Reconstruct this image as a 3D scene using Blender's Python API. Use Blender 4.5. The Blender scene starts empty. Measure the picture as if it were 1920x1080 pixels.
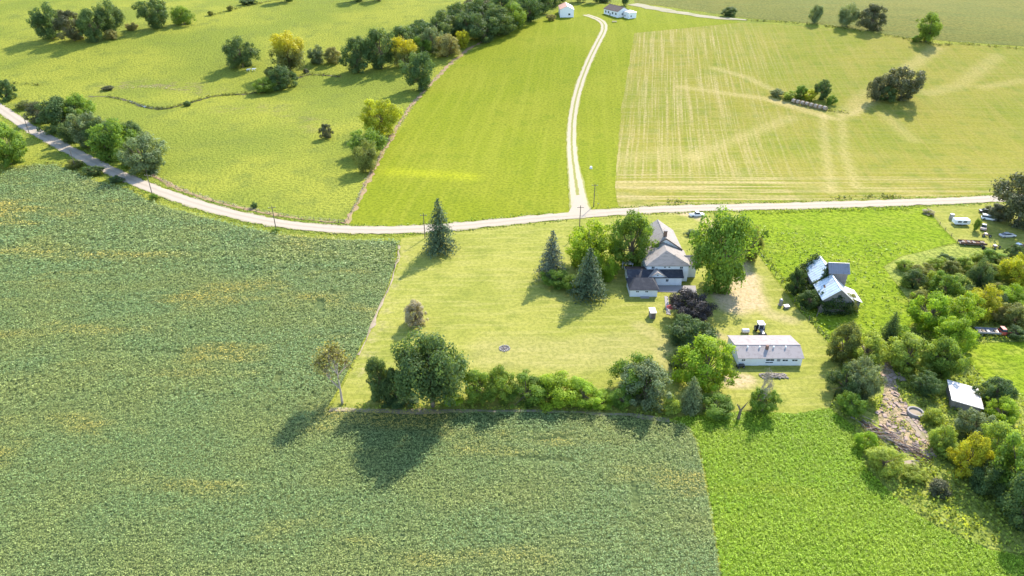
import bpy, math, random
import numpy as np
from mathutils import Vector, Matrix
from mathutils.geometry import delaunay_2d_cdt
R = math.radians
rng = np.random.default_rng(7)
random.seed(7)
scene = bpy.context.scene
COL = scene.collection

# ------------------------------------------------------------------ camera, sky, sun, exposure
F, PIT, CH = 1300.0, R(30), 100.0           # focal length in photo pixels, pitch, height above the yard
cam = bpy.data.objects.new('camera', bpy.data.cameras.new('camera'))
COL.objects.link(cam); scene.camera = cam
cam.location = (0, 0, CH); cam.rotation_euler = (R(90) - PIT, 0, 0)
cam.data.sensor_width = 36; cam.data.lens = 36 * F / 1920
cam.data.clip_start = 0.5; cam.data.clip_end = 9000
SUN_AZ, SUN_EL = R(29), R(39.5)
w = bpy.data.worlds.new('World'); scene.world = w; w.use_nodes = True
nt = w.node_tree; nt.nodes.clear()
sky = nt.nodes.new('ShaderNodeTexSky'); sky.sky_type = 'NISHITA'; sky.sun_disc = False
sky.sun_elevation = SUN_EL; sky.sun_rotation = SUN_AZ; sky.air_density = 1.0; sky.dust_density = 0.4
bg = nt.nodes.new('ShaderNodeBackground'); bg.inputs['Strength'].default_value = 0.15
wo = nt.nodes.new('ShaderNodeOutputWorld')
nt.links.new(sky.outputs[0], bg.inputs[0]); nt.links.new(bg.outputs[0], wo.inputs[0])
sun = bpy.data.objects.new('sun', bpy.data.lights.new('sun', 'SUN')); COL.objects.link(sun)
sd = Vector((math.sin(SUN_AZ) * math.cos(SUN_EL), math.cos(SUN_AZ) * math.cos(SUN_EL), math.sin(SUN_EL)))
sun.rotation_euler = (-sd).to_track_quat('-Z', 'Y').to_euler()
sun.location = (60, 130, 150)
sun.data.energy = 3.0; sun.data.angle = R(0.6); sun.data.color = (1.0, 0.93, 0.80)
scene.view_settings.view_transform = 'Standard'; scene.view_settings.look = 'None'
scene.view_settings.exposure = 1.75; scene.view_settings.gamma = 1.0
scene.view_settings.use_curve_mapping = False

# ------------------------------------------------------------------ terrain and picking points on it
def sstep(a, b, v):
    t = np.clip((v - a) / (b - a), 0, 1); return t * t * (3 - 2 * t)
def hgt(x, y):
    x = np.asarray(x, float); y = np.asarray(y, float)
    far = sstep(240, 360, y)
    h = 9.0 * np.exp(-((x - 250) / 170) ** 2 - ((y - 470) / 120) ** 2)
    h = h - 4.0 * np.exp(-((x + 200) / 170) ** 2 - ((y - 400) / 60) ** 2)
    h = h + 22.0 * sstep(270, 640, y) + 1.2 * np.sin(x / 47 + 1) * np.sin(y / 61)
    return h * far
CC, SS = math.cos(PIT), math.sin(PIT)
def PZ(x, y, z=0.0):
    u = (x - 960) / F; v = (y - 540) / F
    dy = CC - v * SS; dz = -SS - v * CC
    t = (z - CH) / dz
    return (u * t, dy * t)
def P(x, y, dz=0.0):
    z = 0.0
    for _ in range(14):
        X, Y = PZ(x, y, z); z = float(hgt(X, Y))
    return Vector((X, Y, z + dz))
def ppm(p):                                   # photo pixels per metre at a point
    d = p[1] * CC + (CH - p[2]) * SS
    return F / d
def height_for(p, topy):                      # height of a thing at p whose top shows at photo row topy
    v = (topy - 540) / F
    t = p[1] / (CC - v * SS)
    return CH + t * (-SS - v * CC) - p[2]

# ------------------------------------------------------------------ materials
MATS = {}
def nodes_of(m):
    m.use_nodes = True; t = m.node_tree; t.nodes.clear()
    out = t.nodes.new('ShaderNodeOutputMaterial'); return t, out
def N(t, typ, **kw):
    n = t.nodes.new(typ)
    for k, v in kw.items(): setattr(n, k, v)
    return n
def noise(t, vec, scale, detail=3, rough=0.55, mapping=None, dim='3D'):
    if mapping:
        mp = N(t, 'ShaderNodeMapping'); mp.inputs['Scale'].default_value = mapping
        t.links.new(vec, mp.inputs['Vector']); vec = mp.outputs[0]
    n = N(t, 'ShaderNodeTexNoise'); n.inputs['Scale'].default_value = scale
    n.inputs['Detail'].default_value = detail; n.inputs['Roughness'].default_value = rough
    t.links.new(vec, n.inputs['Vector']); return n.outputs['Fac']
def ramp(t, fac, a, b):
    n = N(t, 'ShaderNodeMapRange', interpolation_type='SMOOTHSTEP')
    n.inputs['From Min'].default_value = a; n.inputs['From Max'].default_value = b
    t.links.new(fac, n.inputs['Value']); return n.outputs['Result']
def mix(t, fac, a, b, mode='MIX'):
    n = N(t, 'ShaderNodeMix', data_type='RGBA', blend_type=mode)
    for i, v in ((0, fac), (6, a), (7, b)):
        if hasattr(v, 'is_linked') or hasattr(v, 'links'): t.links.new(v, n.inputs[i])
        else: n.inputs[i].default_value = (*v, 1) if isinstance(v, tuple) else v
    return n.outputs[2]
def mul(t, a, b):
    n = N(t, 'ShaderNodeMath', operation='MULTIPLY')
    for i, v in ((0, a), (1, b)):
        if hasattr(v, 'links'): t.links.new(v, n.inputs[i])
        else: n.inputs[i].default_value = v
    return n.outputs[0]
def attr(t, name):
    a = N(t, 'ShaderNodeAttribute'); a.attribute_name = name; return a.outputs['Fac']
def finish(t, out, col, rough=0.9, spec=0.2, bump=None, bstr=0.5, bdist=0.3, metal=0.0):
    b = N(t, 'ShaderNodeBsdfPrincipled')
    if hasattr(col, 'links'): t.links.new(col, b.inputs['Base Color'])
    else: b.inputs['Base Color'].default_value = (*col, 1)
    b.inputs['Roughness'].default_value = rough; b.inputs['Specular IOR Level'].default_value = spec
    b.inputs['Metallic'].default_value = metal
    if bump is not None:
        bn = N(t, 'ShaderNodeBump'); bn.inputs['Strength'].default_value = bstr; bn.inputs['Distance'].default_value = bdist
        t.links.new(bump, bn.inputs['Height']); t.links.new(bn.outputs[0], b.inputs['Normal'])
    t.links.new(b.outputs[0], out.inputs['Surface']); return b
def grass_mat(name, c1, c2, c3, big=0.03, mid=0.25, fine=1.4, streak=None, streak_c=None, streak_s=0.5, bstr=0.6, bdist=0.35, tan=None, tan_c=(0.4, 0.3, 0.15), dark=0.55, fine2=4.0, tan2=False):
    """ground of grass: large patches c1/c2, middling patches c3, fine tufts with painted dark tussock shadows and pale flecks; metres through the UV map"""
    m = bpy.data.materials.new(name); t, out = nodes_of(m)
    uv = N(t, 'ShaderNodeUVMap').outputs[0]
    c = mix(t, ramp(t, noise(t, uv, big, 4), 0.38, 0.62), c1, c2)
    c = mix(t, mul(t, ramp(t, noise(t, uv, mid, 4, 0.65), 0.48, 0.68), 0.8), c, c3)
    if streak:
        s = ramp(t, noise(t, uv, 1.0, 4, 0.6, mapping=(*streak, 1)), 0.46, 0.62)
        c = mix(t, mul(t, s, streak_s), c, streak_c)
    if tan:
        s = ramp(t, noise(t, uv, 1.0, 4, 0.65, mapping=(*tan, 1)), 0.44, 0.66)
        g = ramp(t, noise(t, uv, 0.9, 4, 0.7), 0.28, 0.62)
        a = attr(t, 'tan'); k = N(t, 'ShaderNodeMath', operation='MULTIPLY', use_clamp=True)
        t.links.new(mul(t, a, s), k.inputs[0]); k.inputs[1].default_value = 1.5
        c = mix(t, mul(t, k.outputs[0], g), c, tan_c)
        if tan2:
            s2 = ramp(t, noise(t, N(t, 'ShaderNodeTexCoord').outputs['Object'], 1.0, 4, 0.65, mapping=(0.012, 0.42, 1)), 0.42, 0.62)
            c = mix(t, mul(t, mul(t, attr(t, 'tan2'), s2), 0.9), c, tan_c)
        b2 = attr(t, 'worn'); c = mix(t, mul(t, b2, ramp(t, noise(t, uv, 0.7, 4, 0.7), 0.2, 0.5)), c, (tan_c[0] * 1.1, tan_c[1] * 1.1, tan_c[2]))
    f = noise(t, uv, fine, 3, 0.7)
    f2 = noise(t, uv, fine2, 2, 0.6)
    c = mix(t, mul(t, ramp(t, f, 0.57, 0.40), dark), c, (c1[0] * 0.28, c1[1] * 0.36, c1[2] * 0.35))  # dark: small tussock shadows put into the grass colour as fine mottle
    c = mix(t, mul(t, ramp(t, f2, 0.52, 0.75), 0.35), c, (min(c2[0] * 1.5, .9), min(c2[1] * 1.4, .9), c2[2] * 1.6))
    h = N(t, 'ShaderNodeMath', operation='ADD'); t.links.new(f, h.inputs[0]); t.links.new(mul(t, f2, 0.4), h.inputs[1])
    finish(t, out, c, 0.98, 0.04, h.outputs[0], bstr, bdist)
    MATS[name] = m; return m
def leaf_mat(name, col, trans=0.35, vary=0.6, warm=(0.5, 0.42, 0.06), warm_amt=0.12, top=None):
    m = bpy.data.materials.new(name); t, out = nodes_of(m)
    oi = N(t, 'ShaderNodeObjectInfo'); tint = attr(t, 'tint')
    mr = N(t, 'ShaderNodeMapRange'); t.links.new(tint, mr.inputs['Value'])
    mr.inputs['To Min'].default_value = 1 - vary; mr.inputs['To Max'].default_value = 1 + vary
    hsv = N(t, 'ShaderNodeHueSaturation'); hsv.inputs['Color'].default_value = (*col, 1)
    hr = N(t, 'ShaderNodeMapRange'); t.links.new(oi.outputs['Random'], hr.inputs['Value'])
    hr.inputs['To Min'].default_value = 0.492; hr.inputs['To Max'].default_value = 0.510
    t.links.new(hr.outputs[0], hsv.inputs['Hue']); t.links.new(mr.outputs[0], hsv.inputs['Value'])
    c = mix(t, mul(t, ramp(t, tint, 0.75, 1.0), warm_amt), hsv.outputs[0], warm)
    if top:                                    # a crown that has turned at its top
        tc = N(t, 'ShaderNodeTexCoord'); sx = N(t, 'ShaderNodeSeparateXYZ'); t.links.new(tc.outputs['Object'], sx.inputs[0])
        c = mix(t, ramp(t, sx.outputs['Z'], 0.45, 0.8), c, top)
    b = N(t, 'ShaderNodeBsdfPrincipled'); t.links.new(c, b.inputs['Base Color'])
    b.inputs['Roughness'].default_value = 0.6; b.inputs['Specular IOR Level'].default_value = 0.16
    tr = N(t, 'ShaderNodeBsdfTranslucent')
    t.links.new(mix(t, 1.0, c, (1.5, 1.35, 0.5), 'MULTIPLY'), tr.inputs['Color'])
    ms = N(t, 'ShaderNodeMixShader'); ms.inputs[0].default_value = trans
    t.links.new(b.outputs[0], ms.inputs[1]); t.links.new(tr.outputs[0], ms.inputs[2]); t.links.new(ms.outputs[0], out.inputs['Surface'])
    MATS[name] = m; return m
def crop_mat(name, c1, c2, yellow, ymin, ymax, trans=0.25, vary=0.55):
    m = bpy.data.materials.new(name); t, out = nodes_of(m)
    tc = N(t, 'ShaderNodeTexCoord').outputs['Object']; tint = attr(t, 'tint')
    c = mix(t, ramp(t, noise(t, tc, 0.05, 3, 0.6, mapping=(0.5, 1, 1)), 0.4, 0.62), c1, c2)
    y = ramp(t, noise(t, tc, 0.045, 5, 0.62, mapping=(0.45, 1.3, 1)), ymin, ymax)
    c = mix(t, mul(t, y, ramp(t, tint, 0.15, 0.6)), c, yellow)
    mr = N(t, 'ShaderNodeMapRange'); t.links.new(tint, mr.inputs['Value'])
    mr.inputs['To Min'].default_value = 1 - vary; mr.inputs['To Max'].default_value = 1 + vary
    hsv = N(t, 'ShaderNodeHueSaturation'); t.links.new(c, hsv.inputs['Color']); t.links.new(mr.outputs[0], hsv.inputs['Value'])
    b = N(t, 'ShaderNodeBsdfPrincipled'); t.links.new(hsv.outputs[0], b.inputs['Base Color'])
    b.inputs['Roughness'].default_value = 0.55; b.inputs['Specular IOR Level'].default_value = 0.3
    tr = N(t, 'ShaderNodeBsdfTranslucent'); t.links.new(hsv.outputs[0], tr.inputs['Color'])
    ms = N(t, 'ShaderNodeMixShader'); ms.inputs[0].default_value = trans
    t.links.new(b.outputs[0], ms.inputs[1]); t.links.new(tr.outputs[0], ms.inputs[2]); t.links.new(ms.outputs[0], out.inputs['Surface'])
    MATS[name] = m; return m
def solid_mat(name, col, rough=0.7, spec=0.3, metal=0.0, wear=0.25, wear_c=None, scale=1.5, bump=0.0, mapping=None):
    m = bpy.data.materials.new(name); t, out = nodes_of(m)
    tc = N(t, 'ShaderNodeTexCoord').outputs['Object']
    f = noise(t, tc, scale, 4, 0.65, mapping=mapping)
    c = mix(t, mul(t, ramp(t, f, 0.45, 0.7), wear), col, wear_c or tuple(v * 0.45 for v in col))
    finish(t, out, c, rough, spec, f if bump else None, bump, 0.05, metal)
    MATS[name] = m; return m
def road_mat(name, edge, track, crown, dirt, noise_s=0.6, track_k=1.0):
    """gravel: UV.x runs 0..1 across, UV.y along in metres; two pale wheel tracks, duller crown"""
    m = bpy.data.materials.new(name); t, out = nodes_of(m)
    uv = N(t, 'ShaderNodeUVMap').outputs[0]; sx = N(t, 'ShaderNodeSeparateXYZ'); t.links.new(uv, sx.inputs[0])
    tc = N(t, 'ShaderNodeTexCoord').outputs['Object']
    wob = noise(t, tc, 0.25, 3); ad = N(t, 'ShaderNodeMath', operation='MULTIPLY_ADD')
    t.links.new(wob, ad.inputs[0]); ad.inputs[1].default_value = 0.16; t.links.new(sx.outputs['X'], ad.inputs[2])
    a = N(t, 'ShaderNodeMath', operation='SUBTRACT'); t.links.new(ad.outputs[0], a.inputs[0]); a.inputs[1].default_value = 0.58
    ab = N(t, 'ShaderNodeMath', operation='ABSOLUTE'); t.links.new(a.outputs[0], ab.inputs[0])
    tr = N(t, 'ShaderNodeMath', operation='SUBTRACT'); t.links.new(ab.outputs[0], tr.inputs[0]); tr.inputs[1].default_value = 0.25
    ta = N(t, 'ShaderNodeMath', operation='ABSOLUTE'); t.links.new(tr.outputs[0], ta.inputs[0])
    c = mix(t, ramp(t, ab.outputs[0], 0.08, 0.14), crown, edge)
    c = mix(t, mul(t, ramp(t, ta.outputs[0], 0.2, 0.11), track_k), c, track)
    g = noise(t, tc, noise_s, 5, 0.7); c = mix(t, mul(t, ramp(t, g, 0.5, 0.72), 0.5), c, dirt)
    g2 = noise(t, tc, 5.0, 3, 0.7)
    finish(t, out, c, 0.95, 0.15, g2, 0.4, 0.06); MATS[name] = m; return m

grass_mat('pasture_mat', (0.19, 0.2185, 0.03162), (0.2755, 0.279, 0.03906), (0.1615, 0.186, 0.03348), 0.014, 0.07, 0.8, dark=0.5, tan=(0.12, 0.2), tan_c=(0.2257, 0.1676, 0.093), bstr=1.0, bdist=0.8, fine2=1.8)
grass_mat('lawn_mat', (0.23, 0.2359, 0.0425), (0.276, 0.267, 0.05525), (0.1748, 0.1913, 0.034), 0.05, 0.16, 1.0, streak=(0.07, 0.55), streak_c=(0.3312, 0.3026, 0.085), streak_s=0.55, bstr=0.45, bdist=0.2, dark=0.32, tan=(0.2, 0.3), tan_c=(0.42, 0.31, 0.20))
grass_mat('hayfield_mat', (0.175, 0.2009, 0.012), (0.205, 0.2156, 0.018), (0.15, 0.1813, 0.012), 0.02, 0.08, 0.8, streak=(0.28, 0.012), streak_c=(0.235, 0.242, 0.024), streak_s=0.45, bstr=0.5, bdist=0.25, dark=0.42, tan=(0.3, 0.3), tan_c=(0.32, 0.3234, 0.015))
grass_mat('cut_field_mat', (0.172, 0.186, 0.020), (0.222, 0.202, 0.030), (0.135, 0.162, 0.020), 0.015, 0.1, 0.8, streak=(0.35, 0.02), streak_c=(0.242, 0.2046, 0.0405), streak_s=0.5, bstr=0.5, bdist=0.25, dark=0.3, tan=(0.75, 0.012), tan_c=(0.38, 0.295, 0.135), tan2=True)
grass_mat('far_crop_mat', (0.1458, 0.145, 0.0323), (0.1728, 0.16, 0.0361), (0.1188, 0.125, 0.0285), 0.012, 0.06, 0.5, streak=(0.015, 0.3), streak_c=(0.1404, 0.17, 0.04275), streak_s=0.5, dark=0.45, bstr=0.8, bdist=0.5)
grass_mat('barnyard_mat', (0.1802, 0.252, 0.0126), (0.2215, 0.2772, 0.01764), (0.2575, 0.2822, 0.0378), 0.05, 0.16, 0.8, streak=(0.12, 0.5), streak_c=(0.1339, 0.1915, 0.0126), streak_s=0.5, bstr=0.9, bdist=0.5, dark=0.6)
grass_mat('clover_ground_mat', (0.12, 0.192, 0.0144), (0.144, 0.208, 0.0176), (0.12, 0.176, 0.0144), 0.05, 0.2, 1.2)
grass_mat('weed_ground_mat', (0.23, 0.2702, 0.0495), (0.299, 0.3105, 0.066), (0.1725, 0.2127, 0.0385), 0.08, 0.3, 0.9, bstr=0.9, bdist=0.5, dark=0.65)
grass_mat('rubble_mat', (0.20, 0.22, 0.05), (0.27, 0.22, 0.12), (0.16, 0.17, 0.05), 0.2, 0.4, 1.2, bstr=1.0, bdist=0.6, dark=0.6, tan=(0.5, 0.12), tan_c=(0.44, 0.31, 0.225))
grass_mat('soy_ground_mat', (0.104, 0.135, 0.04875), (0.12, 0.1425, 0.04875), (0.096, 0.12, 0.04125), 0.05, 0.3, 1.2)
road_mat('gravel_mat', (0.28, 0.24, 0.15), (0.37, 0.305, 0.235), (0.32, 0.265, 0.20), (0.30, 0.245, 0.175))
road_mat('lane_mat', (0.22, 0.22, 0.05), (0.37, 0.31, 0.215), (0.21, 0.205, 0.05), (0.30, 0.25, 0.14))
solid_mat('dirt_mat', (0.29, 0.19, 0.11), 0.95, 0.1, wear=0.95, wear_c=(0.20, 0.20, 0.05), scale=0.35, bump=0.4)
solid_mat('drive_mat', (0.46, 0.37, 0.26), 0.95, 0.1, wear=0.7, wear_c=(0.30, 0.27, 0.10), scale=0.35, bump=0.4)
solid_mat('gravel_plain', (0.36, 0.30, 0.23), 0.95, 0.1, wear=0.5, wear_c=(0.36, 0.31, 0.2), scale=0.5, bump=0.4)
solid_mat('pale_soil_mat', (0.31, 0.245, 0.18), 0.95, 0.1, wear=0.8, wear_c=(0.17, 0.16, 0.06), scale=0.5, bump=0.4)
solid_mat('far_dirt_mat', (0.30, 0.26, 0.17), 0.95, 0.1, wear=0.6, wear_c=(0.18, 0.19, 0.06), scale=0.15)
solid_mat('bank_mat', (0.10, 0.085, 0.05), 0.95, 0.1, wear=0.6, wear_c=(0.12, 0.14, 0.04), scale=0.6)
m = bpy.data.materials.new('water_mat'); t, out = nodes_of(m); tc = N(t, 'ShaderNodeTexCoord').outputs['Object']
finish(t, out, (0.05, 0.05, 0.04), 0.06, 0.6, noise(t, tc, 1.5, 3), 0.1, 0.05); MATS['water_mat'] = m
leaf_mat('leaf_dark', (0.088, 0.138, 0.048), 0.4)
leaf_mat('leaf_mid', (0.14, 0.22, 0.036), 0.44)
leaf_mat('leaf_lime', (0.215, 0.315, 0.028), 0.46)
leaf_mat('leaf_olive', (0.18, 0.2, 0.055), 0.4)
leaf_mat('leaf_greyish', (0.165, 0.205, 0.095), 0.36, warm_amt=0.05)
leaf_mat('leaf_yellow', (0.32, 0.34, 0.03), 0.45)
leaf_mat('leaf_turning', (0.13, 0.155, 0.055), 0.4, top=(0.42, 0.39, 0.03))
leaf_mat('leaf_tan', (0.25, 0.24, 0.09), 0.4)
leaf_mat('leaf_copper', (0.095, 0.105, 0.052), 0.26, warm=(0.3, 0.2, 0.15), warm_amt=0.3)
leaf_mat('leaf_purple', (0.046, 0.038, 0.036), 0.14, warm=(0.25, 0.2, 0.2), warm_amt=0.25)
leaf_mat('leaf_spruce', (0.085, 0.12, 0.06), 0.22, warm_amt=0.05)
leaf_mat('leaf_bluespruce', (0.12, 0.145, 0.098), 0.2, warm_amt=0.0)
leaf_mat('leaf_weed', (0.25, 0.32, 0.055), 0.42, warm_amt=0.3)
leaf_mat('leaf_dry', (0.34, 0.31, 0.21), 0.35)
leaf_mat('leaf_ivy', (0.06, 0.1, 0.028), 0.34)
crop_mat('soy_leaf', (0.228, 0.312, 0.106), (0.288, 0.33, 0.094), (0.47, 0.38, 0.075), 0.51, 0.68, trans=0.34)
crop_mat('clover_leaf', (0.2799, 0.4128, 0.02262), (0.3251, 0.43, 0.02958), (0.4334, 0.4472, 0.0348), 0.55, 0.75, trans=0.35)
crop_mat('tuft_leaf', (0.25, 0.34, 0.03), (0.32, 0.37, 0.045), (0.40, 0.37, 0.09), 0.5, 0.7, trans=0.34)
solid_mat('bark', (0.16, 0.125, 0.09), 0.9, 0.1, wear=0.6, scale=3)
solid_mat('pale_bark', (0.34, 0.28, 0.22), 0.9, 0.1, wear=0.5, scale=3)
solid_mat('white_siding', (0.72, 0.73, 0.75), 0.6, 0.3, wear=0.18, wear_c=(0.5, 0.49, 0.45), scale=0.8)
solid_mat('grey_shingle', (0.31, 0.27, 0.24), 0.9, 0.12, wear=0.6, wear_c=(0.16, 0.14, 0.125), scale=1.2, bump=0.3, mapping=(0.4, 1.4, 1))
solid_mat('shed_shingle', (0.32, 0.28, 0.265), 0.9, 0.12, wear=0.7, wear_c=(0.23, 0.195, 0.185), scale=0.9, bump=0.3)
solid_mat('black_roof', (0.035, 0.036, 0.045), 0.75, 0.3, wear=0.6, wear_c=(0.085, 0.08, 0.085), scale=0.9, bump=0.2)
solid_mat('brown_roof', (0.10, 0.07, 0.06), 0.8, 0.2, wear=0.5, wear_c=(0.16, 0.11, 0.09), scale=0.6)
solid_mat('rust_trim', (0.17, 0.13, 0.11), 0.8, 0.2)
solid_mat('tin_roof', (0.48, 0.54, 0.58), 0.5, 0.4, metal=0.25, wear=0.5, wear_c=(0.30, 0.25, 0.22), scale=0.5)
solid_mat('grey_tin', (0.24, 0.24, 0.27), 0.55, 0.4, metal=0.2, wear=0.5, wear_c=(0.14, 0.13, 0.13), scale=0.6)
solid_mat('white_tin', (0.56, 0.53, 0.50), 0.5, 0.4, metal=0.1, wear=0.5, wear_c=(0.33, 0.26, 0.21), scale=0.8)
solid_mat('orange_tin', (0.55, 0.30, 0.20), 0.5, 0.4, wear=0.4, wear_c=(0.6, 0.4, 0.3), scale=0.3)
solid_mat('old_wood', (0.25, 0.22, 0.20), 0.9, 0.1, wear=0.7, scale=1.5, mapping=(6, 6, 0.5))
solid_mat('concrete', (0.29, 0.26, 0.245), 0.9, 0.15, wear=0.5, wear_c=(0.3, 0.27, 0.25), scale=0.7)
solid_mat('brick', (0.22, 0.13, 0.10), 0.9, 0.15, wear=0.5, scale=4)
solid_mat('glass_pane', (0.03, 0.04, 0.05), 0.08, 0.6, wear=0.1)
solid_mat('white_paint', (0.75, 0.76, 0.78), 0.35, 0.5, wear=0.15)
solid_mat('silver_paint', (0.50, 0.50, 0.51), 0.3, 0.5, metal=0.3, wear=0.15)
solid_mat('pink_paint', (0.50, 0.38, 0.36), 0.5, 0.4, wear=0.5, wear_c=(0.25, 0.12, 0.08), scale=2)
solid_mat('dark_paint', (0.05, 0.055, 0.07), 0.35, 0.5, wear=0.3)
solid_mat('red_paint', (0.40, 0.06, 0.045), 0.45, 0.4, wear=0.4, wear_c=(0.25, 0.10, 0.07), scale=2)
solid_mat('rubber', (0.02, 0.02, 0.02), 0.85, 0.2)
solid_mat('rust', (0.17, 0.09, 0.055), 0.9, 0.15, wear=0.6, scale=3)
solid_mat('steel', (0.30, 0.30, 0.31), 0.5, 0.4, metal=0.5, wear=0.4, scale=3)
solid_mat('hay', (0.36, 0.27, 0.18), 0.95, 0.05, wear=0.6, wear_c=(0.2, 0.14, 0.09), scale=3, bump=0.5)
solid_mat('bale_wrap', (0.36, 0.29, 0.235), 0.8, 0.2, wear=0.4, scale=3)
solid_mat('pole_wood', (0.16, 0.13, 0.10), 0.9, 0.1, wear=0.4, scale=2)
solid_mat('ash', (0.10, 0.09, 0.085), 0.95, 0.1, wear=0.7, wear_c=(0.28, 0.26, 0.25), scale=2)
solid_mat('rubble_stone', (0.36, 0.27, 0.22), 0.95, 0.1, wear=0.7, wear_c=(0.22, 0.14, 0.10), scale=1.2)
solid_mat('stone', (0.34, 0.31, 0.28), 0.9, 0.15, wear=0.6, scale=2)

# ------------------------------------------------------------------ mesh helpers
def tag(o, label=None, cat=None, group=None, kind=None):
    if label: o['label'] = label
    if cat: o['category'] = cat
    if group: o['group'] = group
    if kind: o['kind'] = kind
    return o
def link(name, me, mat=None, parent=None):
    o = bpy.data.objects.new(name, me); COL.objects.link(o)
    if mat and not me.materials: me.materials.append(MATS[mat])
    if parent: o.parent = parent
    return o
def empty(name, loc, rz=0.0, sc=(1, 1, 1)):
    o = bpy.data.objects.new(name, None); COL.objects.link(o); o.location = loc; o.rotation_euler = (0, 0, rz); o.scale = sc
    o.empty_display_size = 0.3; return o
class MB:
    def __init__(s): s.v = []; s.f = []; s.M = Matrix()
    def add(s, vs, fs):
        n = len(s.v); s.v += [tuple(s.M @ Vector(p)) for p in vs]; s.f += [tuple(i + n for i in q) for q in fs]; return s
    def box(s, x0, x1, y0, y1, z0, z1, bev=0.0):
        if bev:
            b = bev; pr = [(x0 + b, z0), (x1 - b, z0), (x1, z0 + b), (x1, z1 - b), (x1 - b, z1), (x0 + b, z1), (x0, z1 - b), (x0, z0 + b)]
            return s.prism(pr, y0, y1)
        return s.add([(x0, y0, z0), (x1, y0, z0), (x1, y1, z0), (x0, y1, z0), (x0, y0, z1), (x1, y0, z1), (x1, y1, z1), (x0, y1, z1)],
                     [(0, 3, 2, 1), (4, 5, 6, 7), (0, 1, 5, 4), (1, 2, 6, 5), (2, 3, 7, 6), (3, 0, 4, 7)])
    def prism(s, prof, y0, y1, y0b=None, y1b=None):   # profile in xz extruded along y
        n = len(prof)
        vs = [(x, y0, z) for x, z in prof] + [(x, y1, z) for x, z in prof]
        return s.add(vs, [tuple(range(n)), tuple(range(2 * n - 1, n - 1, -1))] + [(i, i + n, (i + 1) % n + n, (i + 1) % n) for i in range(n)])
    def loft(s, rings):
        n = len(rings[0]); vs = [p for r in rings for p in r]; fs = [tuple(range(n))[::-1], tuple(range((len(rings) - 1) * n, len(rings) * n))]
        for k in range(len(rings) - 1):
            for i in range(n): fs.append((k * n + i, k * n + (i + 1) % n, (k + 1) * n + (i + 1) % n, (k + 1) * n + i))
        return s.add(vs, fs)
    def tube(s, p0, p1, r0, r1=None, n=8):
        r1 = r0 if r1 is None else r1; p0, p1 = Vector(p0), Vector(p1); d = (p1 - p0).normalized()
        a = d.orthogonal().normalized(); b = d.cross(a)
        ring = lambda p, r: [tuple(p + a * (r * math.cos(6.2832 * i / n)) + b * (r * math.sin(6.2832 * i / n))) for i in range(n)]
        return s.loft([ring(p0, r0), ring(p1, r1)])
    def slab(s, quad, th):                            # a quad with thickness below it
        a, b, c, d = [Vector(q) for q in quad]; nrm = (b - a).cross(d - a).normalized()
        if nrm.z < 0: nrm = -nrm
        lo = [tuple(q - nrm * th) for q in (a, b, c, d)]
        return s.add([tuple(a), tuple(b), tuple(c), tuple(d)] + lo, [(0, 1, 2, 3), (7, 6, 5, 4), (0, 4, 5, 1), (1, 5, 6, 2), (2, 6, 7, 3), (3, 7, 4, 0)])
    def mesh(s, name):
        me = bpy.data.meshes.new(name); me.from_pydata(s.v, [], s.f); me.update()
        import bmesh
        bm = bmesh.new(); bm.from_mesh(me); bmesh.ops.recalc_face_normals(bm, faces=bm.faces); bm.to_mesh(me); bm.free()
        return me
    def build(s, name, mat, parent=None): return link(name, s.mesh(name), mat, parent)
def leaf_verts(c, nrm, size, asp=0.42):
    """diamond leaves: centres, normals, lengths -> corner points"""
    k = len(c); nrm = nrm / np.linalg.norm(nrm, axis=1, keepdims=True)
    t = np.cross(nrm, rng.normal(size=(k, 3))); t /= np.linalg.norm(t, axis=1, keepdims=True) + 1e-9
    b = np.cross(nrm, t); s = size[:, None]
    fold = nrm * s * 0.12
    return np.stack([c - t * s * .5, c + b * s * asp + fold, c + t * s * .5, c - b * s * asp + fold], 1).reshape(-1, 3)
def quads_mesh(name, v, tint):
    n = len(v) // 4; me = bpy.data.meshes.new(name)
    me.vertices.add(4 * n); me.vertices.foreach_set('co', v.astype(np.float32).ravel())
    me.loops.add(4 * n); me.loops.foreach_set('vertex_index', np.arange(4 * n, dtype=np.int32))
    me.polygons.add(n); me.polygons.foreach_set('loop_start', np.arange(0, 4 * n, 4, dtype=np.int32))
    a = me.attributes.new('tint', 'FLOAT', 'FACE'); a.data.foreach_set('value', tint.astype(np.float32))
    me.update(calc_edges=True); return me
def inside(poly, x, y):
    r = np.zeros(len(x), bool); n = len(poly)
    for i in range(n):
        x1, y1 = poly[i]; x2, y2 = poly[(i + 1) % n]
        c = ((y1 > y) != (y2 > y)) & (x < (x2 - x1) * (y - y1) / (y2 - y1 + 1e-12) + x1)
        r ^= c
    return r
def dist_line(line, x, y):
    d = np.full(len(x), 1e9)
    for (x1, y1), (x2, y2) in zip(line[:-1], line[1:]):
        L = (x2 - x1) ** 2 + (y2 - y1) ** 2 + 1e-9
        t = np.clip(((x - x1) * (x2 - x1) + (y - y1) * (y2 - y1)) / L, 0, 1)
        d = np.minimum(d, np.hypot(x - x1 - t * (x2 - x1), y - y1 - t * (y2 - y1)))
    return d
def px_poly(pts): return [tuple(P(*p)[:2]) for p in pts]
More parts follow.
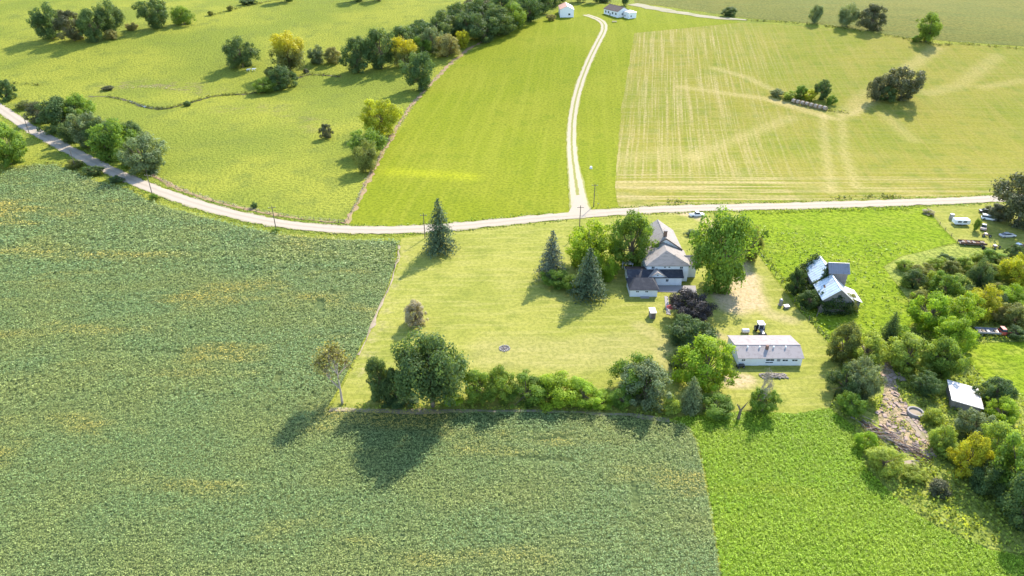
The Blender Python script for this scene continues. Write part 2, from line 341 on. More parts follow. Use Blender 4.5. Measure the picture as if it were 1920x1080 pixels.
def dense(poly, step, closed=True, jit=0.0):
    out = []; n = len(poly)
    for i in range(n if closed else n - 1):
        a = np.array(poly[i]); b = np.array(poly[(i + 1) % n]); L = np.linalg.norm(b - a); k = max(1, min(400, int(L / step)))
        nn = np.array([-(b - a)[1], (b - a)[0]]) / (L + 1e-9)
        for j in range(k):
            q = a + (b - a) * j / k
            if jit and j: q = q + nn * rng.normal() * jit
            out.append(tuple(q))
    if not closed: out.append(tuple(poly[-1]))
    return out
def spline(pts, step):
    pts = [np.array(p, float) for p in pts]; pts = [2 * pts[0] - pts[1]] + pts + [2 * pts[-1] - pts[-2]]; out = []
    for i in range(1, len(pts) - 2):
        p0, p1, p2, p3 = pts[i - 1:i + 3]; k = max(2, int(np.linalg.norm(p2 - p1) / step))
        for j in range(k):
            t = j / k
            out.append(.5 * ((2 * p1) + (-p0 + p2) * t + (2 * p0 - 5 * p1 + 4 * p2 - p3) * t * t + (-p0 + 3 * p1 - 3 * p2 + p3) * t ** 3))
    out.append(pts[-2]); return out
def set_uv(me, rot):
    co = np.empty(len(me.vertices) * 3); me.vertices.foreach_get('co', co); co = co.reshape(-1, 3)
    vi = np.empty(len(me.loops), np.int32); me.loops.foreach_get('vertex_index', vi)
    c, s = math.cos(rot), math.sin(rot); u = np.stack([co[:, 0] * c + co[:, 1] * s, -co[:, 0] * s + co[:, 1] * c], 1)[vi]
    me.uv_layers.new(name='UVMap').data.foreach_set('uv', u.astype(np.float32).ravel()); return co
def sheet(name, px, off, mat, grid=8.0, rot=0.0, jit=0.25, world=False, fields=None, kind='structure', parent=None):
    poly = px if world else px_poly(px)
    edge = dense(poly, 5.0, True, jit)
    xs = [p[0] for p in poly]; ys = [p[1] for p in poly]
    gx, gy = np.meshgrid(np.arange(math.floor(min(xs) / grid) * grid, max(xs), grid), np.arange(math.floor(min(ys) / grid) * grid, max(ys), grid))
    gx, gy = gx.ravel(), gy.ravel(); k = inside(edge, gx, gy) & (dist_line(edge + edge[:1], gx, gy) > grid * .3)
    V = [Vector(p) for p in edge] + [Vector((a, b)) for a, b in zip(gx[k], gy[k])]
    n = len(edge)
    vs, es, fs, *_ = delaunay_2d_cdt(V, [], [list(range(n))], 1, 1e-4)
    A = np.array([(v.x, v.y) for v in vs]); z = hgt(A[:, 0], A[:, 1]) + off
    me = bpy.data.meshes.new(name); me.from_pydata([(a, b, c) for (a, b), c in zip(A, z)], [], [tuple(f) for f in fs]); me.update()
    if me.polygons and sum(p.normal.z for p in me.polygons) < 0: me.flip_normals()
    me.polygons.foreach_set('use_smooth', [True] * len(me.polygons))
    co = set_uv(me, rot)
    for an, fn in (fields or {}).items():
        a = me.attributes.new(an, 'FLOAT', 'POINT'); a.data.foreach_set('value', np.asarray(fn(co[:, 0], co[:, 1]), np.float32))
    o = link(name, me, mat, parent); return tag(o, kind=kind) if kind else o
def strip(name, px, width, off, mat, cross=6, step=3.0, world=False, kind='structure', wj=0.0):
    pts = spline(px if world else [tuple(P(*p)[:2]) for p in px], step); pts = np.array(pts); d = np.gradient(pts, axis=0)
    d /= np.linalg.norm(d, axis=1, keepdims=True); nn = np.stack([-d[:, 1], d[:, 0]], 1); L = np.concatenate([[0], np.cumsum(np.linalg.norm(np.diff(pts, axis=0), axis=1))])
    wd = np.broadcast_to(np.asarray(width, float), (len(pts),)) if np.ndim(width) == 0 else np.interp(L / L[-1], np.linspace(0, 1, len(width)), width)
    vs = []; uv = []
    for i in range(len(pts)):
        for j in range(cross + 1):
            t = j / cross; e = wd[i] * (t - .5); 
            if j in (0, cross) and wj: e += rng.normal() * wj
            q = pts[i] - nn[i] * e; crown = 0.05 * (1 - (2 * t - 1) ** 2) if cross > 2 else 0
            vs.append((q[0], q[1], float(hgt(*q)) + off + crown)); uv.append((t, L[i]))
    c1 = cross + 1; fs = [(i * c1 + j, i * c1 + j + 1, (i + 1) * c1 + j + 1, (i + 1) * c1 + j) for i in range(len(pts) - 1) for j in range(cross)]
    me = bpy.data.meshes.new(name); me.from_pydata(vs, [], fs); me.update()
    if sum(p.normal.z for p in me.polygons) < 0: me.flip_normals()
    ul = me.uv_layers.new(name='UVMap').data
    for lo in me.loops: ul[lo.index].uv = uv[lo.vertex_index]
    me.polygons.foreach_set('use_smooth', [True] * len(me.polygons))
    o = link(name, me, mat); return tag(o, kind=kind)

# ------------------------------------------------------------------ ground
ax = np.concatenate([[-6000, -3500, -2000, -1300], np.arange(-900, 901, 8.0), [1300, 2000, 3500, 6000]])
ay = np.concatenate([[-2500, -800, -250], np.arange(-80, 1201, 8.0), [1500, 2000, 3000, 6500]])
gx, gy = np.meshgrid(ax, ay); gz = hgt(gx, gy); nx, ny = len(ax), len(ay)
me = bpy.data.meshes.new('ground')
me.from_pydata(np.stack([gx.ravel(), gy.ravel(), gz.ravel()], 1).tolist(), [], [(j * nx + i, j * nx + i + 1, (j + 1) * nx + i + 1, (j + 1) * nx + i) for j in range(ny - 1) for i in range(nx - 1)])
me.update(); me.polygons.foreach_set('use_smooth', [True] * len(me.polygons)); co = set_uv(me, 0.2)
wet = px_poly([(195, 165), (250, 158), (330, 160), (390, 172)]); wet2 = px_poly([(420, 205), (500, 200), (560, 215), (590, 240)])
def f_wet(x, y): return np.clip(1 - dist_line(wet, x, y) / 8, 0, 1) * 1.3 + 0.5 * np.clip(1 - dist_line(wet2, x, y) / 12, 0, 1)
a = me.attributes.new('tan', 'FLOAT', 'POINT'); a.data.foreach_set('value', f_wet(co[:, 0], co[:, 1]).astype(np.float32))
ground = tag(link('ground', me, 'pasture_mat'), kind='structure')

SOY = [(-260, 350), (-60, 340), (0, 330), (30, 316), (70, 310), (105, 311), (140, 324), (190, 343), (232, 352), (275, 376), (330, 394), (400, 412), (500, 435), (560, 444), (650, 450), (746, 453), (741, 495), (728, 535), (712, 572), (690, 625), (668, 668), (640, 720), (612, 767), (700, 771), (820, 774), (1000, 773), (1150, 778), (1245, 788), (1285, 800), (1303, 822), (1318, 880), (1330, 950), (1343, 1030), (1352, 1100), (1362, 1180), (-260, 1180)]
LAWN = [(753, 447), (860, 434), (1000, 418), (1100, 409), (1200, 402), (1275, 398), (1385, 397), (1398, 430), (1412, 465), (1440, 505), (1500, 585), (1560, 650), (1580, 700), (1555, 765), (1490, 776), (1400, 770), (1275, 782), (1245, 786), (1150, 776), (1000, 771), (620, 765), (648, 715), (693, 625), (718, 570), (748, 490)]
CLOVER = [(1250, 790), (1275, 782), (1400, 772), (1490, 777), (1556, 766), (1600, 800), (1625, 880), (1690, 945), (1760, 990), (1850, 1030), (2000, 1060), (2060, 1180), (1368, 1180), (1356, 1100), (1346, 1030), (1334, 950), (1322, 880), (1307, 822), (1289, 798)]
BARNYARD = [(1388, 396), (1500, 393), (1735, 388), (1760, 420), (1795, 455), (1690, 480), (1655, 500), (1700, 560), (1715, 600), (1670, 650), (1600, 640), (1562, 650), (1502, 583), (1442, 503), (1414, 463), (1400, 430)]
JUNKYARD = [(1737, 388), (1850, 381), (2080, 368), (2080, 480), (1930, 470), (1830, 462), (1797, 456), (1762, 420)]
THICKET = [(1657, 500), (1692, 480), (1797, 457), (1830, 463), (1930, 471), (2080, 481), (2080, 648), (1920, 640), (1830, 642), (1805, 670), (1828, 695), (1850, 718), (1900, 738), (1930, 762), (2080, 802), (2080, 1062), (2000, 1058), (1850, 1028), (1760, 988), (1690, 943), (1627, 880), (1602, 800), (1558, 766), (1582, 700), (1562, 652), (1600, 641), (1670, 651), (1717, 600), (1702, 560)]
MEADOW = [(1832, 642), (1920, 641), (2080, 649), (2080, 800), (1932, 760), (1902, 737), (1852, 717), (1830, 694), (1807, 670)]
HAY = [(652, 420), (672, 375), (700, 325), (740, 255), (782, 190), (838, 130), (880, 98), (960, 60), (1030, 28), (1050, 14), (1100, 8), (1180, 12), (1390, 42), (1190, 62), (1165, 200), (1153, 350), (1160, 388), (1095, 396), (1000, 407), (850, 425), (740, 429)]
CUT = [(1190, 62), (1392, 42), (1500, 49), (1640, 62), (1760, 82), (1930, 90), (2120, 97), (2120, 368), (1850, 375), (1500, 385), (1161, 388), (1153, 350), (1165, 200)]
FAR = [(1190, 5), (1400, 34), (1530, 45), (1700, 71), (1800, 79), (1930, 88), (2120, 95), (2200, -70), (1180, -70)]
sheet('soybean_field', SOY, 0.05, 'soy_ground_mat', jit=0.3)
bare = [[(1330, 520), (1400, 515), (1420, 570), (1390, 600), (1345, 590)]]
worn_lines = [(px_poly(l), wd_, k) for l, wd_, k in (([(1262, 396), (1300, 404), (1345, 424), (1375, 455)], 2.6, .95), ([(1375, 455), (1390, 490), (1400, 520)], 2.2, .95), ([(1400, 520), (1402, 545)], 5, 1.0), ([(1385, 545), (1402, 560), (1378, 572)], 6.5, .95), ([(1352, 556), (1380, 556)], 3.5, 1.0),
    ([(1425, 575), (1445, 590), (1480, 600)], 3, .45), ([(1375, 713), (1400, 712)], 3, .95), ([(1365, 716), (1380, 714)], 3, .9), ([(1200, 610), (1245, 640), (1245, 700)], 3, .25), ([(1340, 625), (1372, 640)], 1.5, .5), ([(930, 660), (1080, 665), (1180, 650)], 9, .18))]
track = px_poly([(760, 455), (735, 560), (695, 650), (665, 720)])
sheet('lawn', LAWN, 0.05, 'lawn_mat', 1.8, 0.03, fields={'worn': lambda x, y: np.clip(sum(k * np.clip(2.0 - 2 * dist_line(l, x, y) / wd_, 0, 1) for l, wd_, k in worn_lines), 0, 1),
      'tan': lambda x, y: 0.35 * np.clip(1 - dist_line(track, x, y) / 3, 0, 1)})
RUB = [(1645, 665), (1668, 675), (1678, 705), (1684, 740), (1714, 775), (1740, 815), (1752, 852), (1732, 862), (1712, 845), (1696, 850), (1650, 800), (1645, 775), (1655, 750), (1650, 700)]
sheet('rubble_ground', RUB, 0.09, 'rubble_mat', 2.0, 0.9, jit=0.9, fields={'worn': lambda x, y: 0.75 + 0 * x, 'tan': lambda x, y: 0.5 + 0 * x})
sheet('clover_field', CLOVER, 0.06, 'clover_ground_mat')
sheet('barnyard_pasture', BARNYARD, 0.05, 'barnyard_mat', rot=-0.5)
sheet('junkyard_grass', JUNKYARD, 0.05, 'lawn_mat')
sheet('thicket_ground', THICKET, 0.05, 'weed_ground_mat')
sheet('side_meadow', MEADOW, 0.06, 'barnyard_mat')
hl = px_poly([(735, 322), (800, 325), (880, 332)])
hv = np.array(P(1085, 165)[:2]) - np.array(P(1075, 330)[:2])
sheet('hayfield', HAY, 0.05, 'hayfield_mat', 4.0, math.atan2(hv[1], hv[0]) - math.pi / 2, fields={'worn': lambda x, y: .55 * np.clip(1.3 - dist_line(hl, x, y) / 5, 0, 1)})
a0, a1 = np.array(P(1190, 62)[:2]), np.array(P(1153, 350)[:2]); dv = a0 - a1; ROT = math.atan2(dv[1], dv[0]) - math.pi / 2
tl = [(px_poly(l), wd_, k) for l, wd_, k in (
    ([(1275, 163), (1340, 172), (1440, 186), (1540, 205)], 3.2, .6), ([(1340, 128), (1400, 145), (1448, 168)], 3, .6), ([(1300, 295), (1370, 265), (1480, 222)], 4.5, .45),
    ([(1543, 215), (1550, 290), (1560, 362)], 2.2, .6), ([(1578, 215), (1582, 280), (1605, 350)], 2.2, .55), ([(1755, 90), (1700, 130), (1620, 180), (1585, 215)], 5, .5),
    ([(1870, 105), (1800, 160), (1740, 175)], 5, .4), ([(1920, 150), (1840, 165)], 3.5, .4), ([(1660, 215), (1710, 262)], 4, .35), ([(1450, 190), (1560, 222)], 3.5, .7), ([(1600, 215), (1640, 190), (1660, 182)], 2, .7),
    ([(1165, 345), (1400, 340), (1560, 352)], 3, .35), ([(1160, 362), (1300, 352), (1420, 368)], 2, .35), ([(1170, 300), (1260, 285), (1300, 300)], 9, .3), ([(1600, 350), (1750, 365)], 2, .4))]
cl = px_poly([(1245, 75), (1215, 340)]); cb = px_poly([(1150, 345), (1480, 350)])
edge_x = px_poly([(1560, 60), (1560, 380)])
sheet('cut_hayfield', CUT, 0.05, 'cut_field_mat', 2.5, ROT, fields={
    'tan': lambda x, y: np.clip(1.5 - dist_line(cl, x, y) / 60, 0.12, 1) * 0.6 * np.clip((y - cb[0][1]) / 12, 0.1, 1),
    'tan2': lambda x, y: np.clip(1.25 - (y - cb[0][1]) / 16, 0.22, 1) * np.where(x > cb[1][0], .55, 1.0),
    'worn': lambda x, y: np.clip(sum(.8 * k * np.clip(1.6 - 1.3 * dist_line(l, x, y) / wd_, 0, 1) for l, wd_, k in tl), 0, 1)})
sheet('far_crop_field', FAR, 0.08, 'far_crop_mat', 16.0, -0.12)

# roads, lanes, bare earth, creek
ROAD = [(-120, 135), (-50, 172), (0, 203), (60, 243), (140, 287), (220, 326), (300, 359), (400, 392), (500, 415), (600, 428), (700, 432), (800, 429), (900, 421), (1000, 411), (1090, 403), (1200, 395), (1300, 391), (1500, 386), (1700, 380), (1850, 374), (2080, 362)]
strip('gravel_road', ROAD, 6.0, 0.16, 'gravel_mat', 8, 2.0, wj=0.35)
LANE = [(1089, 398), (1084, 370), (1078, 330), (1073, 290), (1072, 250), (1076, 205), (1087, 160), (1104, 115), (1121, 80), (1132, 58), (1131, 44), (1118, 35), (1098, 28)]
strip('farm_lane', LANE, [8, 5.2, 4.8, 4.8, 4.8, 4.8, 5, 6], 0.18, 'lane_mat', 8, wj=0.2)
sheet('lane_mouth', [(1040, 409), (1065, 401), (1074, 385), (1078, 368), (1088, 366), (1095, 380), (1103, 392), (1125, 402)], 0.24, 'gravel_plain', 3.0, jit=0.15)
strip('fence_dirt', [(650, 421), (672, 376), (694, 330), (737, 252), (778, 190), (834, 130), (872, 97), (905, 78)], [1.6, 1.5, 1.5, 1.8, 2.2, 2.4], 0.10, 'dirt_mat', 3, 2.0, wj=0.55)
strip('roadside_dirt', [(285, 328), (330, 352), (400, 377), (480, 396), (560, 410), (648, 419)], [2.0, 1.6, 1.2, 1.1, 1.0], 0.09, 'dirt_mat', 3, wj=0.4)
strip('field_edge_dirt', [(618, 768), (720, 770), (820, 773), (900, 771), (1000, 772), (1150, 777), (1255, 789)], [0.9, 1.1, 1.4, 1.0, 0.7, 0.8, 1.3], 0.10, 'pale_soil_mat', 3, wj=0.25)
strip('field_corner_dirt', [(748, 456), (744, 490), (731, 535), (714, 572), (694, 622), (672, 666)], [1.2, .7, .25, .7, .5, .25], 0.10, 'pale_soil_mat', 3, wj=0.3)
strip('far_track', [(1185, 8), (1250, 20), (1330, 32), (1400, 38)], [10, 10, 8, 3], 0.20, 'far_dirt_mat', 3, 6.0, wj=0.8)
CREEK = [(165, 181), (205, 182), (240, 189), (275, 201), (310, 204), (345, 196), (400, 181), (450, 177), (495, 172), (525, 160), (560, 146), (585, 140), (640, 144)]
strip('creek_bank', CREEK, [.8, 2.2, 2.6, 1.2, 1.4, 1.0, 1.6], 0.07, 'bank_mat', 4, 2.0, wj=0.6)
strip('creek', CREEK[2:5], [.3, 1.7, 1.6, .3], 0.20, 'water_mat', 2, 2.5, wj=0.15)
for k, (px_, wd_) in enumerate([([(1622, 650), (1630, 668)], [1.5, 2]), ([(1560, 642), (1592, 648)], [2, 2.5]), ([(1703, 785), (1722, 808), (1738, 828)], [1, 2.5, 1]), ([(1700, 865), (1722, 888)], [2, 1.4]), ([(1680, 700), (1696, 715)], [1.5, 2])]):
    strip('bare_patch', px_, wd_, 0.12 + 0.02 * k, 'pale_soil_mat', 3, 1.0, wj=0.4)
sheet('house_patio', [(41.2, 170.8), (52.6, 170.2), (53.2, 174.4), (41.4, 174.5)], 0.14, 'concrete', 4, world=True, jit=0.0)
strip('house_path', [(1249, 556), (1251, 575), (1253, 590)], 1.0, 0.16, 'concrete', 2, 1.5)

# ------------------------------------------------------------------ crops and ground cover (nobody could count them)
def in_view(x, y, z, mx=0.12):
    d = y * CC + (CH - z) * SS; u = x / d * F / 960; v = ((CH - z) * CC - y * SS) / d * F / 540
    return (np.abs(u) < 1 + mx) & (v < 1 + mx) & (v > -1 - mx)
def plants(pts, q, rad, zlo, zhi, smin, smax, up=1.2, tn=.22):
    n = len(pts); c = np.repeat(pts, q, 0); k = n * q
    sc = np.repeat(rng.uniform(.75, 1.25, n), q)
    a = rng.uniform(0, 6.283, k); r = np.sqrt(rng.uniform(0, 1, k)) * rad * sc
    off = np.stack([np.cos(a) * r, np.sin(a) * r, (zlo + (zhi - zlo) * rng.uniform(0, 1, k) * (1.1 - .5 * r / (rad * 1.3))) * sc], 1)
    nr = rng.normal(size=(k, 3)) + np.array([0, 0, up]) + np.stack([np.cos(a), np.sin(a), 0 * a], 1) * .5
    tint = np.clip(np.repeat(rng.uniform(.5 - 1.6 * tn, .5 + 1.6 * tn, n), q) + rng.normal(0, tn, k), 0, 1)
    return leaf_verts(c + off, nr, rng.uniform(smin, smax, k) * sc, .45), tint
def row_points(poly, ymin, ymax, row, step, keep=1.0, ang=0.02, jit=.3):
    xs = [p[0] for p in poly]
    gx, gy = np.meshgrid(np.arange(min(xs), max(xs), step), np.arange(ymin, ymax, row)); x = gx.ravel() + rng.normal(0, step * jit, gx.size); y = gy.ravel() + rng.normal(0, row * .16, gx.size) + ang * x + 1.5 * np.sin(x / 37)
    z = hgt(x, y); k = in_view(x, y, z) & inside(poly, x, y) & (y >= ymin - 5)
    if keep < 1: k &= rng.uniform(size=len(x)) < keep
    return np.stack([x[k], y[k], z[k]], 1)
soy = px_poly(SOY); gaps = [(px_poly(l), r) for l, r in (([(601, 568), (604, 585)], .9), ([(975, 861), (1020, 863), (1070, 866)], .45), ([(1188, 912), (1193, 935), (1192, 950)], .6), ([(525, 703), (520, 718)], .6), ([(503, 770), (506, 772)], .6), ([(622, 548), (624, 552)], .6), ([(1005, 828), (1070, 820)], .35), ([(130, 388), (210, 405)], .3), ([(262, 560), (250, 558)], .5), ([(100, 448), (200, 452), (300, 447)], .25), ([(180, 660), (300, 662), (440, 668)], .25))]
def ungap(p):
    k = np.ones(len(p), bool)
    for l, r in gaps: k &= dist_line(l, p[:, 0], p[:, 1]) > 1.5 * r * rng.uniform(.6, 1.3, len(p))
    return p[k]
V, T = [], []
for y0, y1, row, step, q, rad, s0, s1 in ((55, 125, .76, .34, 8, .33, .14, .27), (125, 185, .76, .5, 7, .4, .2, .36), (185, 340, 1.2, .8, 6, .65, .34, .6)):
    p = row_points(soy, y0 - 15 if y0 > 60 else y0, y1 + 15, row, step); e = p[:, 1] + rng.normal(0, 5, len(p)); p = ungap(p[(e >= y0) & (e < y1)] if y0 > 60 else p[e < y1])
    v, tt = plants(p, q, rad, .6, .86, s0, s1, 3.2, .13); V.append(v); T.append(tt)
so = link('soybean_plants', quads_mesh('soybean_plants', np.concatenate(V), np.concatenate(T)), 'soy_leaf')
tag(so, 'grey green soybean plants in rows with yellowing patches left of the mown lawn', 'soybeans', kind='stuff')
clov = px_poly(CLOVER)
p = row_points(clov, 55, 145, .5, .38, 1, -.35, .5)
v, tt = plants(p, 9, .3, .24, .42, .13, .24, 2.6, .16)
tag(link('clover_plants', quads_mesh('clover_plants', v, tt), 'clover_leaf'), 'bright green leafy crop filling the field in the bottom right', 'clover', kind='stuff')
V, T = [], []
for poly, y0, y1, row, step, keep in ((px_poly(BARNYARD), 120, 240, 1.3, 1.2, .55), (px_poly(MEADOW), 90, 160, 1.0, .9, .8)):
    v, tt = plants(row_points(poly, y0, y1, row, step, keep, -.3, .5), 4, .5, .05, .4, .28, .55); V.append(v); T.append(tt)
tag(link('barnyard_tussocks', quads_mesh('barnyard_tussocks', np.concatenate(V), np.concatenate(T)), 'tuft_leaf'), 'rough bright green grass tussocks around the old barn', 'grass', kind='stuff')
th = px_poly(THICKET); p = row_points(th, 75, 200, 1.0, .95, .9, -.3, .5)
keepout = [(px_poly(l), r) for l, r in (([(1655, 680), (1662, 740), (1690, 780)], 2.0), ([(1703, 785), (1738, 828)], 1.5), ([(1640, 790), (1660, 815), (1695, 845)], 3.2), ([(1700, 865), (1722, 888)], 1.2), ([(1715, 770), (1716, 771)], 2.6), ([(1845, 622), (1890, 622)], 2.5), ([(1790, 735), (1810, 750)], 3.5), ([(1560, 645), (1590, 648)], 1.5))]
p = p[~inside(px_poly(RUB), p[:, 0], p[:, 1]) | (rng.uniform(size=len(p)) < .6)]
for l, r in keepout: p = p[dist_line(l, p[:, 0], p[:, 1]) > r]
v, tt = plants(p, 8, .65, .1, 1.2, .25, .6, .6)
tag(link('tall_weeds', quads_mesh('tall_weeds', v, tt), 'leaf_weed'), 'tall olive weeds covering the rough ground around the scrub', 'weeds', kind='stuff')
def along(lines, wd_, dens, q, rad, zlo, zhi, s0, s1):
    out = []
    for l in lines:
        pts = np.array(spline([tuple(P(*a)[:2]) for a in l], .5)); k = int(len(pts) * .5 * dens * wd_); i = rng.integers(0, len(pts), k)
        xy = pts[i] + rng.normal(0, wd_ * .4, (k, 2)); out.append(np.column_stack([xy, hgt(xy[:, 0], xy[:, 1])]))
    return plants(np.concatenate(out), q, rad, zlo, zhi, s0, s1)
v, tt = along([CREEK[1:9], CREEK[3:9], CREEK[8:], [(10, 155), (45, 158), (75, 160)], [(1700, 74), (1760, 84), (1800, 82), (1920, 92)], [(1400, 38), (1530, 47), (1700, 73)], [(1565, 372), (1640, 369), (1690, 371)], [(1250, 378), (1285, 379)], [(395, 30), (430, 20), (480, 8), (560, -8)], [(0, 325), (40, 314), (110, 309), (160, 330)], [(195, 350), (240, 356), (300, 380)], [(1460, 185), (1510, 200), (1560, 208), (1590, 212)]], 1.6, 1.2, 6, .6, .1, 1.1, .3, .7)
tag(link('fencerow_weeds', quads_mesh('fencerow_weeds', v, tt), 'leaf_olive'), 'ragged olive weeds lining the creek, ditches and far field edges', 'weeds', kind='stuff')
v, tt = along([[(1418, 462), (1450, 500), (1500, 565), (1560, 645)], [(1500, 575), (1540, 625)], [(640, 757), (700, 763), (760, 766), (840, 765), (880, 762), (960, 765), (1150, 770), (1250, 782)], [(745, 455), (740, 490)], [(1420, 400), (1520, 396), (1700, 392)]], 1.3, 2.0, 6, .5, .1, .9, .25, .5)
tag(link('fence_grass', quads_mesh('fence_grass', v, tt), 'leaf_weed'), 'uncut yellow green grass along the barnyard fence and the lawn edge', 'grass', kind='stuff')
rp = np.array(spline([tuple(P(*a)[:2]) for a in ROAD], 1.0)); rd = np.gradient(rp, axis=0); rd /= np.linalg.norm(rd, axis=1, keepdims=True)
k_ = rng.integers(0, len(rp), 5200); sd_ = rng.choice([-1, 1], 5200) * (3.0 + np.abs(rng.normal(0, .9, 5200))); xy = rp[k_] + np.stack([-rd[k_, 1], rd[k_, 0]], 1) * sd_[:, None]
lp = np.array(P(1089, 398)[:2]); ok = np.hypot(xy[:, 0] - lp[0], xy[:, 1] - lp[1]) > 9; ok &= in_view(xy[:, 0], xy[:, 1], hgt(xy[:, 0], xy[:, 1])); xy = xy[ok]
v, tt = plants(np.column_stack([xy, hgt(xy[:, 0], xy[:, 1]) + .05]), 4, .35, .03, .35, .2, .42)
tag(link('verge_grass', quads_mesh('verge_grass', v, tt), 'tuft_leaf'), 'ragged green grass verge along both sides of the gravel road', 'grass', kind='stuff')
v, tt = along([[(288, 329), (330, 350), (400, 375), (480, 394), (560, 408), (645, 417)], [(660, 400), (690, 335), (735, 255), (778, 192)], [(240, 165), (300, 165), (340, 170)]], 1.0, 1.3, 5, .5, .1, .7, .25, .5)
tag(link('dry_grass', quads_mesh('dry_grass', v, tt), 'leaf_dry'), 'dry tan grass along the pasture fences and the boggy patch', 'grass', kind='stuff')

rub = np.array(px_poly(RUB)); b = MB(); n_ = 0
while n_ < 130:
    x, y = rng.uniform(rub[:, 0].min(), rub[:, 0].max()), rng.uniform(rub[:, 1].min(), rub[:, 1].max())
    if not inside([tuple(q) for q in rub], np.array([x]), np.array([y]))[0]: continue
    n_ += 1; sz = rng.uniform(.2, .75); b.M = Matrix.Translation((x, y, .1)) @ Matrix.Rotation(rng.uniform(0, 6.28), 4, 'Z') @ Matrix.Rotation(rng.normal() * .25, 4, 'X')
    b.prism([(-sz, 0), (sz * .8, -.02), (sz, .12), (sz * .3, .22), (-sz * .7, .16)], -sz * .6, sz * .5)
tag(b.build('broken_slabs', 'rubble_stone'), 'broken pale slabs and rubble strewn through the scrub', 'rubble', kind='stuff')
